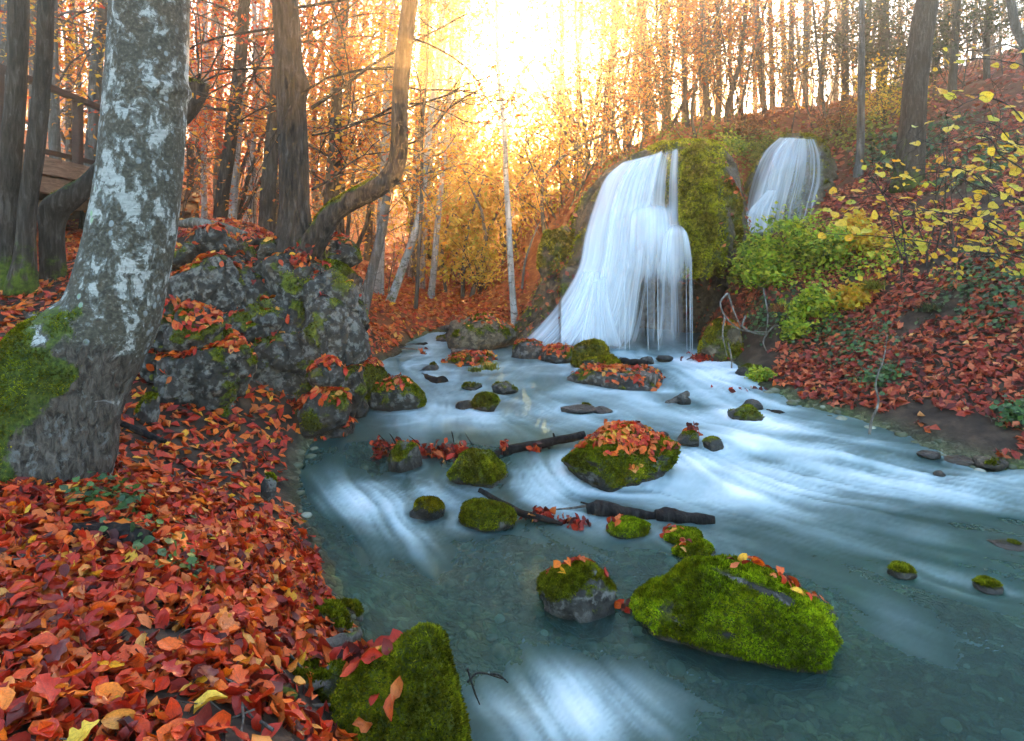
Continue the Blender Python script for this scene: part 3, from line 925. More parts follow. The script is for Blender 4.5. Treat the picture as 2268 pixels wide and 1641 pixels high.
ROCKS = {}
WET_ROCKS = []
def rock(name, label, x0, x1, ytop, ybase, seed, moss=0.5, d=None, sub=5, mat=None, cat='rock', deep=0.85, sink=0.6, group=None,
         craggy=0.0, cuts=9, rough=0.16, blades=7000, bsize=0.02, mmat=None, wetband=0.06, yaw=0.0, mossdir=(0, 0, 1), cut=(0.62, 0.95), parent=None, wet=0.0, form=None, lumpy=0.0, blocks=0.0, bare=None):
    """a stone whose outline fills the given picture box and whose foot stands at depth d (or on the water)"""
    if d is None:
        d = on_water((x0 + x1) / 2, ybase)[1]
    hw = (x1 - x0) / 2 / FPX
    rx = hw * d / (1 - hw * deep * 0.5)
    ry = rx * deep
    dc = d + ry * 0.55
    cx = ((x0 + x1) / 2 - CX) / FPX * dc
    rx = hw * dc
    ztop = CH + (HY - ytop) / FPX * dc
    zb = CH + (HY - ybase) / FPX * d
    h = max(ztop - zb, 0.02)
    rz = h * (1 + sink) / 2
    p, F = rock_shape(sub, seed, cuts, rough, craggy, cut)
    if yaw:
        c, s = math.cos(yaw), math.sin(yaw)
        p = np.stack([p[:, 0] * c - p[:, 1] * s, p[:, 0] * s + p[:, 1] * c, p[:, 2]], -1)
        mn, mx = p.min(0), p.max(0); p = (p - (mn + mx) / 2) / ((mx - mn) / 2)
    if form is not None:
        p = form(p)
    if lumpy:
        pn = nrm(p)
        p = p + pn * (lumpy * (fbm(p * 3.2 + seed, 3, seed + 7) + 0.7 * fbm(p * 8 + seed, 3, seed + 9)))[:, None]
    V = p * np.array([rx, ry, rz]) + np.array([cx, dc, ztop - rz])
    N = vert_normals(V, F)
    if blocks:
        V = crag(V, N, blocks, blocks * 0.17, seed)
        N = vert_normals(V, F)
    md = nrm(np.array(mossdir, float))
    m = np.clip(moss - 0.5 + 0.55 * (N @ md) + 0.95 * fbm(V * 6 + seed, 4, seed) + 0.22, 0, 1) if moss > 0 else np.zeros(len(V))
    if bare is not None:
        m = np.clip(m - bare(CX + FPX * V[:, 0] / V[:, 1], HY - FPX * (V[:, 2] - CH) / V[:, 1]) * (0.8 + 0.8 * fbm(V * 14, 3, 5)), 0, 1)
    wl = wz(V[:, 0], V[:, 1])
    w = np.clip(sstep(wetband, wetband * 0.2, V[:, 2] - wl - 0.015 * fbm(V * 14, 2)) + wet, 0, 1)
    m = m * (1 - 0.85 * sstep(wetband * 0.6, 0.0, V[:, 2] - wl))
    if parent is None and zb < float(wz(cx, dc)) + 0.12 and d < 8.2:
        WET_ROCKS.append((cx, dc, rx, ry))
    o = mesh_obj(name, V, F, mat or M_ROCK, parent, {'moss': m, 'wet': w})
    if parent is None:
        tag(o, label, cat, group)
    elif label: o['label'] = label
    if moss > 0 and blades:
        up = m * (V[:, 2] > wl - 0.01)
        moss_obj(V, F, sstep(0.42, 0.75, up), blades, bsize, mmat or M_MOSS, o, seed)
    ROCKS[label or name + str(seed)] = (V, F)
    return o, V, F
# ------------------------------------------------------------------ stones in the stream (near to far)
rngS = np.random.RandomState(77)
def topleaves(V, F, n, size, label, frac=0.6, off=(0, 0), minz=0.5, flatten=0.25, mat=None):
    c = (V.min(0) + V.max(0)) / 2; r = (V.max(0) - V.min(0)) / 2 * frac
    return leaves_on(V, F, n, rngS, size, ((c[0] + off[0] * r[0] / frac, c[1] + off[1] * r[1] / frac), (r[0], r[1])), label=label, minz=minz, flatten=flatten, mat=mat)

o, V, F = rock('mossy_rock', 'big square mossy rock at the bottom, against the leafy left bank', 735, 1046, 1405, 1690, 4, 0.95, d=1.80, deep=0.75, cuts=8, rough=0.10, blades=42000, bsize=0.012, sub=6, lumpy=0.09, form=lambda p: p * np.column_stack([np.ones(len(p)), np.ones(len(p)), np.where(p[:, 2] > 0, 0.66 + 0.34 * sstep(-0.9, 0.5, p[:, 0]), 1)]), wetband=0.03, cut=(0.55, 0.85), mossdir=(0.1, -0.5, 0.8))
topleaves(V, F, 12, 0.07, 'few red leaves on top of the square mossy rock at the bottom', 0.8, (-0.7, 0.0))
o, V, F = rock('mossy_rock', 'low moss cushion between the exposed roots and the square rock', 690, 800, 1470, 1610, 14, 0.95, d=1.95, deep=0.9, cuts=8, blades=14000, bsize=0.0095, sub=5, wetband=0.02)
o, V, F = rock('mossy_rock', 'largest bright green mossy rock with a pale bare ridge, lower right', 1410, 1838, 1242, 1450, 8, 0.92, deep=0.72, cuts=5, rough=0.10, blades=46000, bsize=0.013, sub=6, lumpy=0.065, form=lambda p: p * np.column_stack([np.ones(len(p)), np.ones(len(p)), np.where(p[:, 2] > 0, 1 - 0.55 * sstep(0.05, 1.0, p[:, 0]) - 0.65 * sstep(-0.25, -1.0, p[:, 0]), 1)]) + np.column_stack([np.zeros(len(p)), -0.38 * p[:, 0] - 0.2 * p[:, 1], np.zeros(len(p))]), mmat=M_MOSSB, bare=lambda x, y: 0.9 * np.exp(-((y - 1264 - (x - 1590) * 0.42) / 11.0) ** 2) * sstep(1560, 1600, x) * sstep(1790, 1740, x) + 0.8 * np.exp(-((x - 1620) / 45.0) ** 2 - ((y - 1405) / 12.0) ** 2), mossdir=(-0.35, -0.55, 0.55), wetband=0.05, cut=(0.6, 0.9))
topleaves(V, F, 34, 0.055, 'red leaves along the ridge of the largest mossy rock', 0.45, (0.45, 0.1))
o, V, F = rock('mossy_rock', 'round mossy rock with a few red leaves, left of the largest mossy rock', 1193, 1362, 1242, 1362, 12, 0.80, deep=0.9, cuts=9, blades=22000, bsize=0.013, sub=5, lumpy=0.09, wetband=0.04, cut=(0.6, 0.9))
topleaves(V, F, 16, 0.06, 'single red leaves on the round mossy rock', 0.8)
for (a, b, c, e, sd_, lb) in [(1470, 1556, 1174, 1206, 21, 'upper of two small mossy stones with curled leaves'), (1488, 1580, 1199, 1234, 22, 'lower of two small mossy stones with curled leaves'),
                          (1342, 1442, 1150, 1188, 23, 'small mossy stone just below the black log')]:
    o, V, F = rock('mossy_stone', lb, a, b, c, e, sd_, 0.9, sub=4, blades=6000, bsize=0.012, mmat=M_MOSSB, wetband=0.02)
    topleaves(V, F, 8, 0.055, 'leaves caught on the ' + lb.split(' with')[0], 0.5, (-0.6, 0), 0.2, 0.6)
o, V, F = rock('mossy_rock', 'flat topped mossy rock with a dead stick lying across it', 1014, 1142, 1105, 1168, 31, 0.92, deep=0.8, sub=5, blades=14000, bsize=0.012, wetband=0.03)
rock('submerged_rock', 'rounded dark green rock half under water at the left cascade', 908, 986, 1104, 1146, 33, 0.7, sub=4, blades=3000, bsize=0.012, mat=M_DROCK, mmat=M_MOSSD, wetband=0.12, wet=0.6)
o, V, F = rock('mossy_rock', 'broad rock covered by a carpet of red leaves, middle of the stream', 1243, 1502, 944, 1064, 41, 0.88, deep=0.85, sub=6, cuts=10, rough=0.08, lumpy=0.07, blades=30000, bsize=0.018, wetband=0.03, cut=(0.55, 0.85))
topleaves(V, F, 330, 0.062, 'carpet of red and orange leaves on the broad rock in midstream', 0.75, (0.05, -0.15), 0.45)
o, V, F = rock('mossy_rock', 'angular mossy rock propping the log and leaf heap', 993, 1127, 985, 1070, 44, 0.80, deep=0.8, sub=5, cuts=14, blades=14000, bsize=0.013, mat=M_DROCK, wetband=0.04, cut=(0.5, 0.8))
rock('dark_rock', 'dark wet rock below the leaf heap, left end', 853, 934, 980, 1044, 46, 0.35, sub=5, cuts=12, mat=M_DROCK, blades=2500, bsize=0.012, wetband=0.1, cut=(0.5, 0.8))
rock('stone', 'small wet stone under the leaf tuft right of midstream', 1500, 1552, 955, 985, 51, 0.4, sub=4, mat=M_DROCK, blades=800, bsize=0.014, wet=0.5)
rock('stone', 'small dark stone beside the leaf tuft right of midstream', 1556, 1602, 968, 993, 52, 0.5, sub=4, mat=M_DROCK, blades=800, bsize=0.014, wet=0.5)
rock('stone', 'barely showing wet stone above the carpet of leaves', 1455, 1482, 955, 972, 53, 0.0, sub=4, mat=M_DROCK, wet=0.7)
o, V, F = rock('mossy_rock', 'larger mossy rock with leaves beside the grey outcrop', 743, 886, 798, 894, 61, 0.85, deep=0.9, sub=5, blades=14000, bsize=0.018, wetband=0.04)
topleaves(V, F, 60, 0.065, 'leaves on the larger mossy rock beside the outcrop', 0.5, (0.2, 0))
o, V, F = rock('mossy_rock', 'smaller mossy rock with leaves in front of the cut log', 818, 941, 836, 908, 63, 0.85, deep=0.8, sub=5, blades=12000, bsize=0.017, wetband=0.04)
topleaves(V, F, 45, 0.06, 'leaves on the smaller mossy rock by the cut log', 0.6, (-0.1, -0.2))
rock('dark_rock', 'bare dark rock behind the cut log', 908, 982, 803, 845, 65, 0.15, d=7.3, sub=4, mat=M_DROCK, blades=500, cuts=13, cut=(0.5, 0.8))
o, V, F = rock('mossy_stone', 'small upright mossy stone alone in the shallow riffle', 1044, 1107, 870, 908, 67, 0.85, sub=4, blades=5000, bsize=0.016, wetband=0.03)
rock('dark_stone', 'low black stone beside the small upright mossy stone', 1008, 1050, 884, 904, 68, 0.0, sub=4, mat=M_DROCK, wet=0.9)
rock('stone', 'pointed grey green stone breaking the riffle', 1088, 1147, 846, 870, 69, 0.45, sub=4, mat=M_DROCK, blades=900, bsize=0.015, wetband=0.05)
rock('stone', 'flat wet stone washed over left of the leafy island', 1020, 1068, 848, 862, 70, 0.3, sub=4, mat=M_DROCK, blades=300, wet=0.6)
rock('submerged_rock', 'dim stone under the water right of centre', 1240, 1320, 898, 914, 71, 0.2, sub=4, mat=M_DROCK, blades=300, wet=0.8)
rock('submerged_rock', 'dim stone under the water beside its neighbour', 1310, 1356, 900, 914, 72, 0.2, sub=4, mat=M_DROCK, blades=300, wet=0.8)
o, V, F = rock('mossy_rock', 'upper block of the two tiered mossy rock before the waterfall', 1264, 1352, 750, 812, 73, 0.82, d=7.3, deep=0.8, sub=5, cuts=12, blades=9000, bsize=0.02, mmat=M_MOSSD, cut=(0.5, 0.8), wetband=0.03)
o, V, F = rock('mossy_rock', 'lower ledge of the two tiered mossy rock before the waterfall', 1286, 1374, 786, 816, 74, 0.82, d=7.05, deep=0.8, sub=4, blades=6000, bsize=0.02, mmat=M_MOSSD, wetband=0.02)
o, V, F = rock('boulder', 'big rounded boulder streaked with fallen leaves left of the waterfall', 984, 1152, 695, 783, 76, 0.25, d=8.6, deep=0.8, sub=5, craggy=0.05, mat=M_TUFA, blades=3000, bsize=0.03, wetband=0.05)
topleaves(V, F, 130, 0.075, 'leaves on the big rounded boulder', 0.75, (0.15, 0), 0.45)
o, V, F = rock('flat_rock', 'flat leaf strewn gravel bar in front of the boulder', 970, 1118, 782, 832, 78, 0.4, d=7.5, deep=1.0, sub=4, blades=3000, bsize=0.025, mat=M_DROCK)
topleaves(V, F, 210, 0.075, 'red leaves on the flat gravel bar', 0.95, (-0.1, 0), 0.3)
o, V, F = rock('flat_rock', 'low grey slab with leaves under the waterfall, left', 1132, 1212, 755, 806, 80, 0.1, d=7.9, deep=1.0, sub=4, blades=300, bsize=0.025)
topleaves(V, F, 45, 0.075, 'leaves on the low grey slab', 0.8, (0, 0), 0.4)
o, V, F = rock('flat_rock', 'low slab with leaves left of the two tiered rock', 1190, 1282, 765, 814, 81, 0.1, d=7.6, deep=1.0, sub=4, blades=300, bsize=0.025)
topleaves(V, F, 90, 0.075, 'leaves on the low slab beside the two tiered rock', 0.9, (0, 0), 0.35)
o, V, F = rock('flat_rock', 'pale leaf strewn island below the two tiered mossy rock', 1255, 1490, 812, 876, 83, 0.15, d=6.55, deep=0.75, sub=5, blades=1500, bsize=0.02, wetband=0.02)
topleaves(V, F, 230, 0.07, 'dark red leaves on the pale island', 0.85, (0.05, -0.1), 0.35, 0.35)
rock('mossy_stone', 'small mossy knob on the pale island', 1362, 1392, 822, 843, 84, 0.9, d=6.8, sub=4, blades=1500, bsize=0.02)
rock('mossy_stone', 'mossy stump of stone at the end of the island log', 1392, 1425, 812, 838, 85, 0.7, d=6.9, sub=4, blades=1500, bsize=0.02, mmat=M_MOSSD)
o, V, F = rock('mossy_boulder', 'mossy boulder at the foot of the right bank beside the falls', 1548, 1652, 706, 812, 88, 0.72, d=7.75, deep=0.9, sub=5, cuts=8, blades=12000, bsize=0.024, mat=M_TUFA, mmat=M_MOSSD, wetband=0.05)
topleaves(V, F, 40, 0.075, 'leaves on the mossy boulder beside the falls', 0.8, (0.5, 0), 0.3)
rock('stone', 'flat dark stone at the right shore beside the short log', 1612, 1688, 898, 934, 91, 0.45, sub=5, mat=M_DROCK, blades=1500, bsize=0.016, wetband=0.05)
rock('dark_stone', 'black wet stone above the flat shore stone', 1640, 1690, 884, 904, 92, 0.0, sub=4, mat=M_DROCK, wet=0.8)
rock('stone', 'small stone in the foam at the right shore, farther up', 1628, 1690, 806, 838, 93, 0.3, d=7.0, sub=4, mat=M_DROCK, blades=600, wet=0.3)
rock('stone', 'mossy shore stone under the right bank', 1612, 1680, 846, 872, 94, 0.5, d=6.9, sub=4, mat=M_DROCK, blades=1500, bsize=0.02)
rock('stone', 'tan stone propping a short piece of driftwood', 1498, 1530, 872, 896, 95, 0.1, sub=4, blades=200, wet=0.1)
rock('stone', 'brown wet stone at the right edge of the stream', 2150, 2228, 1010, 1034, 96, 0.1, sub=4, mat=M_TUFA, blades=200, wet=0.2)
rock('stone', 'brown stone left of the one at the right edge', 2088, 2160, 1012, 1026, 97, 0.1, sub=4, mat=M_TUFA, blades=200, wet=0.4)
rock('dark_stone', 'dark stone near the leafy shore at the right', 2032, 2082, 998, 1014, 98, 0.0, sub=4, mat=M_DROCK, wet=0.6)
rock('stone', 'round stone alone in the white water at the right', 2068, 2094, 1042, 1056, 99, 0.0, sub=4, mat=M_DROCK, wet=0.6)
rock('submerged_rock', 'mossy hump just breaking the surface at the far right', 1965, 2028, 1250, 1278, 101, 0.8, sub=4, mat=M_DROCK, blades=4000, bsize=0.012, wet=0.4)
rock('submerged_rock', 'dim mossy hump under water right of the other', 2160, 2220, 1285, 1308, 102, 0.7, sub=4, mat=M_DROCK, blades=2500, bsize=0.012, wet=0.5)
rock('submerged_rock', 'dark hump under the dim water at the right edge', 2195, 2275, 1198, 1215, 103, 0.3, sub=4, mat=M_DROCK, blades=900, bsize=0.012, wet=0.8)
rock('stone', 'yellowish stone by the splash under the two tiered rock', 1418, 1448, 790, 804, 104, 0.0, d=7.5, sub=4)
rock('dark_stone', 'leafy dark stone in the foam below the falls', 1452, 1490, 786, 798, 105, 0.0, d=7.7, sub=4, mat=M_DROCK, wet=0.6)
# stones of the little side stream under the leafy slope
for k, (a, b, c, e, d_) in enumerate([(838,900,738,765,9.8),(890,925,722,752,10.4),(905,960,715,745,10.8),(960,1005,742,770,9.2),(930,990,690,715,12),(985,1010,690,712,11),
                                      (850,885,712,735,10.8),(880,930,760,780,9.2),(1000,1036,668,700,12.5),(1060,1110,676,704,12.0),(1110,1150,668,700,11.2)]):
    rock('stone', ['broad grey stone at the near end of the little side stream', 'round grey stone above the broad one in the side stream', 'long grey stone in the middle of the side stream', 'grey stone at the small cascade of the side stream', 'low grey stone in the red leaves above the side stream', 'small stone left of the yellow green shrub', 'small stone under the foot of the leaning pale birch', 'flat stone behind the fallen trees of the side stream', 'grey stone below the yellow green shrub', 'grey stone above the big rounded boulder', 'grey stone at the foot of the lone slender birch'][k], a, b, c, e, 120 + k, 0.25, d=d_, sub=4, blades=500, bsize=0.025, group='stones of the side stream')
for k, (a, b, c, e, lb) in enumerate([(760,800,776,800,'small leaf topped stone by the fallen trunks'),(790,850,800,822,'pale stone between the fallen trunks and the mossy rock'),(860,905,788,806,'low stone in the quick water behind the mossy rocks'),(905,940,795,812,'dark low stone in the quick water near the cut log')]):
    rock('stone', lb, a, b, c, e, 140 + k, 0.3, d=8.0, sub=4, blades=500, bsize=0.025)

# ------------------------------------------------------------------ pebbles: countless on the bed
def pebbles():
    rng = np.random.RandomState(3)
    V0, F0 = ico(2)
    b = Buf()
    n = 900
    y = np.sqrt(rng.uniform(1.6 ** 2, 6.5 ** 2, n)); x = rng.uniform(-0.4, 0.95, n) * y
    z = gz(x, y); w = wz(x, y)
    m = (z < w + 0.02)
    for xx, yy, zz in zip(x[m], y[m], z[m]):
        s = rng.uniform(0.010, 0.034) * (1 if rng.uniform() < 0.95 else 1.6) * (0.8 + 0.12 * yy)
        q = V0 * (1 + 0.25 * vnoise(V0 * 1.4 + rng.uniform(0, 50))[:, None]) * np.array([s, s * rng.uniform(0.7, 1), s * 0.55])
        a = rng.uniform(0, 6.28); c, sn = math.cos(a), math.sin(a)
        q = np.stack([q[:, 0] * c - q[:, 1] * sn, q[:, 0] * sn + q[:, 1] * c, q[:, 2]], -1)
        b.add(q + [xx, yy, zz + s * 0.15], F0, rng.uniform())
    t = NT('pebble')
    c = t.ramp(t.attr('rnd'), [(0, (0.07, 0.075, 0.045)), (0.4, (0.12, 0.12, 0.075)), (0.85, (0.18, 0.17, 0.12)), (1, (0.33, 0.32, 0.26))])
    n2 = t.noise(t.coord('Object'), 20.0, 5)
    c = t.mix(t.ramp(n2, [(0.4, 0.0), (0.65, 0.6)]), c, t.mix(1.0, c, (0.35, 0.5, 0.2), 'MULTIPLY'))
    o = buf_obj('pebbles', b, t.done(t.principled(c, 0.8)), None)
    tag(o, 'tan and green pebbles on the stream bed', kind='stuff')
pebbles()

# ------------------------------------------------------------------ grey outcrop on the left bank
out = empty('rock_outcrop', None, 'tall craggy grey limestone outcrop on the left bank under the two stemmed tree', 'rock outcrop')
OUTB = [  # picture box, depth of foot, seed, moss, block size
 (545,790,600,975,5.35,201,0.25,0.88),(480,735,545,900,5.6,202,0.22,0.95),(362,580,520,770,5.45,203,0.22,0.84),(600,800,545,880,6.0,204,0.32,0.84),
 (640,752,790,975,5.15,206,0.35,0.63),(440,660,680,930,5.25,207,0.2,0.84),(700,796,640,830,6.2,208,0.3,0.63),(648,762,815,990,4.95,212,0.4,0.5),(400,560,530,680,5.8,209,0.35,0.63)]
OUTV = []
for k, (a, b, c, e, d_, sd_, ms, bk) in enumerate(OUTB):
    o, V, F = rock('boulder', None, a, b, c, e, sd_, ms, d=d_, parent=out, sub=6 if k < 4 or k == 5 else 5, blocks=bk, cuts=12, rough=0.15, deep=0.7, blades=2600, bsize=0.02, sink=0.25, wetband=0.25, mossdir=(0.2, -0.1, 0.8), cut=(0.55, 0.85))
    OUTV.append((V, F))
settle(out, (-2.0, 5.6, 0.1))
for V, F in (OUTV[2], OUTV[3], OUTV[1], OUTV[7]):
    leaves_on(V, F, 300, rngS, 0.075, minz=0.55, label='red leaves lying on top of the grey outcrop')
for V, F in (OUTV[0], OUTV[5]):
    leaves_on(V, F, 70, rngS, 0.07, minz=0.7, label='red leaves caught on ledges of the grey outcrop')
o, V, F = rock('boulder', 'sloping grey boulder with a leaf drift, beside the large beech', 322, 556, 690, 905, 221, 0.3, d=4.55, sub=6, blocks=0.6, form=lambda p: p * np.column_stack([np.ones(len(p)), np.ones(len(p)), np.where(p[:, 2] > 0, 1 - 0.45 * sstep(-0.2, 1.0, p[:, 0]), 1)]), deep=0.8, cuts=8, blades=3500, bsize=0.018, sink=0.2, wetband=0.01, mossdir=(0.6, -0.2, 0.6))
leaves_on(V, F, 560, rngS, 0.07, minz=0.5, label='leaf drift on the sloping grey boulder')
rock('stone', 'small grey stone sunk in the leaves below the sloping boulder', 300, 352, 872, 925, 222, 0.3, d=4.05, sub=4, craggy=0.08, blades=700)
rock('stone', 'grey stone showing through the leaves left of the beech', 55, 132, 690, 730, 223, 0.3, d=4.6, sub=4, craggy=0.08, blades=600)
rock('stone', 'pale stone in the leaves at the water edge of the left bank', 578, 612, 1052, 1092, 224, 0.1, d=3.55, sub=4, craggy=0.06, blades=200)

# ------------------------------------------------------------------ logs, sticks and driftwood
def wobble_path(pts, n, rng, amp):
    p = spline(pts, n)
    k = rng.uniform(0, 50)
    p[:, :3] += amp * np.stack([vnoise(np.stack([np.linspace(0, 6, n) + k, 0*p[:, 0], 0*p[:, 0] + j], -1)) for j in (1.3, 5.7, 9.1)], -1)
    return p

def log(name, label, pts, rads, mat, cat='log', seed=0, seg=14, n=26, bumpy=0.12, knots=0, moss=0.0, group=None, parent=None, bl=0):
    """pts: world points; rads: radius at each"""
    rng = np.random.RandomState(seed)
    p = wobble_path(np.column_stack([np.array(pts), rads]), n, rng, 0.15 * float(np.mean(rads)))
    V, F = tube(p[:, :3], p[:, 3], seg)
    c = np.repeat(p[:, :3], seg, 0); c = np.vstack([c, p[:1, :3], p[-1:, :3]])
    r = np.concatenate([np.repeat(p[:, 3], seg), [0, 0]])
    L = 1.0 / max(float(np.mean(rads)), 0.004)
    V = V + (V - c) * bumpy * (fbm(V * L * 0.55, 3, seed)[:, None] + 0.8 * ridge(V * L * 0.3, 2, seed + 3)[:, None])
    N = vert_normals(V, F)
    m = np.clip(moss * (0.5 + 0.6 * N[:, 2] + 0.5 * fbm(V * 6, 2, seed)), 0, 1)
    b = Buf(); b.add(V, F, m)
    for k in range(knots):
        i = rng.randint(3, n - 3)
        dr = nrm(np.cross(p[i+1, :3] - p[i-1, :3], rng.normal(size=3)))
        ln = p[i, 3] * rng.uniform(1.5, 3.5)
        q = p[i, :3] + np.linspace(0, 1, 5)[:, None] * dr * ln
        v, f = tube(q, np.linspace(0.4, 0.2, 5) * p[i, 3], 7)
        b.add(v, f, 0.0)
    o = buf_obj(name, b, mat, parent, 'moss')
    if parent is None: tag(o, label, cat, group)
    if bl:
        T = np.concatenate([f if f.shape[1] == 3 else np.vstack([f[:, [0, 1, 2]], f[:, [0, 2, 3]]]) for f in F])
        moss_obj(V, T, sstep(0.45, 0.75, m), bl, 0.014, M_MOSS, o, seed)
    return o
def wp(px, py, dz=0.0):
    q = on_water(px, py); q = q.copy(); q[2] += dz
    return q
D4 = 4.55
log('log', 'long thin dark log resting between the propping rock and the leaf covered rock', [P(1090,1012,4.62), P(1130,998,4.62), P(1200,982,4.7), P(1295,962,4.75)], [0.03,0.033,0.03,0.026], M_WETWOOD, seed=1, knots=3)
log('log', 'dark log end buried in the leaf heap', [P(895,1000,4.75), P(960,1003,4.7), P(1040,1006,4.65)], [0.025,0.03,0.03], M_WETWOOD, seed=2)
log('driftwood', 'left half of the black wet log lying in the water', [PW(1300,1128), PW(1330,1124,14), PW(1380,1136), PW(1450,1142,6)], [0.025,0.042,0.030,0.020], M_WETWOOD, 'log', seed=3, bumpy=0.3)
log('driftwood', 'right half of the black wet log lying in the water', [PW(1452,1142), PW(1475,1140,10), PW(1530,1147), PW(1583,1152,6)], [0.03,0.037,0.033,0.018], M_WETWOOD, 'log', seed=4, bumpy=0.3)
log('stick', 'thin brown twig pointing at the black wet log', [PW(1228,1128,3), PW(1270,1124,5), PW(1318,1118,12)], [0.004,0.006,0.008], M_DRIFT, seed=5, seg=7)
log('stick', 'short thin twig above the black wet log', [PW(1285,1112,14), PW(1315,1120,8)], [0.005,0.005], M_WETWOOD, 'stick', seed=55, seg=7)
log('stick', 'dead dark stick lying across the flat topped mossy rock', [PW(1060,1085,60), PW(1105,1110,40), PW(1150,1135,14), PW(1200,1147,9), PW(1245,1160,4)], [0.012,0.016,0.018,0.016,0.008], M_WETWOOD, 'stick', seed=6, knots=2)
log('driftwood', 'grey driftwood log on the pale island', [P(1368,822,6.9), P(1400,832,6.7), P(1452,842,6.55)], [0.05,0.055,0.06], M_DRIFT, 'log', seed=7, bumpy=0.2, knots=2)
log('driftwood', 'slim dark log behind the island log', [P(1372,798,7.4), P(1400,802,7.3), P(1432,804,7.2)], [0.035,0.035,0.03], M_WETWOOD, 'log', seed=8)
log('driftwood', 'short tilted piece of driftwood in the riffle', [P(1478,896,6.0), P(1500,884,6.05), P(1522,872,6.1)], [0.03,0.033,0.028], M_DRIFT, 'log', seed=9)
log('log', 'short sawn log at the right shore', [P(1688,918,5.95), P(1715,922,5.8), P(1738,926,5.68)], [0.05,0.052,0.052], M_WETWOOD, seed=10, bumpy=0.06)
log('log', 'sawn dark log end between mossy rocks and bare rock', [P(935,842,7.2), P(958,848,6.9), P(978,852,6.75)], [0.075,0.075,0.075], M_WETWOOD, seed=11, bumpy=0.06)
log('fallen_tree', 'longer fallen trunk across the side stream', [P(770,772,8.6), P(860,775,8.7), P(930,783,8.5), P(958,800,8.2)], [0.05,0.06,0.05,0.03], M_DRIFT, 'log', seed=12)
log('fallen_tree', 'second fallen trunk under the longer one', [P(775,784,8.4), P(850,786,8.5), P(915,796,8.3)], [0.045,0.05,0.035], M_DRIFT, 'log', seed=13)
log('log', 'dark sawn log lying behind the fallen trunks', [P(890,772,9.0), P(915,770,9.0), P(943,768,8.9)], [0.06,0.06,0.06], M_WETWOOD, seed=14)
log('fallen_tree', 'fallen trunk on the leafy slope between leaning birches', [P(818,680,11.2), P(850,698,11.0), P(895,712,10.8)], [0.06,0.08,0.06], M_GREYBARK, 'log', seed=15)
log('log', 'fallen branch by the small cascade of the side stream', [P(930,735,10.3), P(975,728,10.0), P(1020,722,9.7)], [0.03,0.04,0.03], M_DRIFT, seed=16)
log('log', 'straight grey pole lying in front of the big boulder', [P(1000,778,8.1), P(1050,779,8.0)], [0.03,0.03], M_DRIFT, seed=17)
log('fallen_branch', 'thick grey fallen branch lying on top of the outcrop', [P(395,494,6.5), P(440,496,6.4), P(490,505,6.35), P(548,523,6.3)], [0.03,0.055,0.05,0.03], M_ROOT, 'log', seed=18, moss=0.35)
log('root', 'short grey root lying over the outcrop edge', [P(470,542,6.0), P(500,552,5.9), P(545,575,5.85)], [0.03,0.03,0.02], M_ROOT, 'root', seed=19)
log('mossy_log', 'thick sawn mossy log jutting out below the two stemmed tree', [P(655,565,6.2), P(700,590,6.1), P(745,615,6.0), P(772,632,5.95)], [0.11,0.125,0.13,0.12], M_OAKBARK, 'log', seed=20, seg=24, bumpy=0.07, moss=0.75, bl=6000)
log('log', 'half buried black log in the leaves of the left bank', [P(150,1185,2.35), P(220,1182,2.4), P(320,1192,2.35)], [0.04,0.045,0.03], M_WETWOOD, seed=22)
log('stick', 'dark stick in the leaves right of the large beech', [P(265,935,3.75), P(310,955,3.75), P(365,978,3.7)], [0.015,0.018,0.012], M_WETWOOD, 'stick', seed=23)
log('stick', 'long dark stick along the muddy bottom edge', [P(395,1592,1.66), P(470,1598,1.67), P(560,1605,1.7)], [0.008,0.011,0.006], M_WETWOOD, 'stick', seed=24, seg=8)
log('stick', 'curving thin twig in the bottom corner', [P(-10,1590,1.40), P(60,1590,1.42), P(110,1630,1.38), P(130,1660,1.36)], [0.005,0.006,0.006,0.005], M_WETWOOD, 'stick', seed=25, seg=7)
log('stick', 'pale thin stick floating at the muddy edge', [P(555,1565,1.82), P(640,1567,1.84), P(740,1560,1.9)], [0.005,0.006,0.004], M_DRIFT, 'stick', seed=26, seg=7)
log('stick', 'second stick on the mud below the pale one', [P(415,1615,1.62), P(500,1622,1.64), P(600,1640,1.66)], [0.006,0.007,0.005], M_DRIFT, 'stick', seed=27, seg=7)
tw = empty('twig', None, 'black forked twig sticking out right of the square mossy rock', 'twig')
for q in ([(1035,1510),(1060,1490),(1120,1505)], [(1085,1492),(1105,1495),(1125,1512)], [(1035,1480),(1050,1530),(1062,1560)]):
    log('branch', None, [P(a, b, 2.0) for a, b in q], [0.003, 0.0028, 0.0016], M_WETWOOD, seed=28, seg=6, parent=tw)
settle(tw, P(1040, 1500, 2.0))
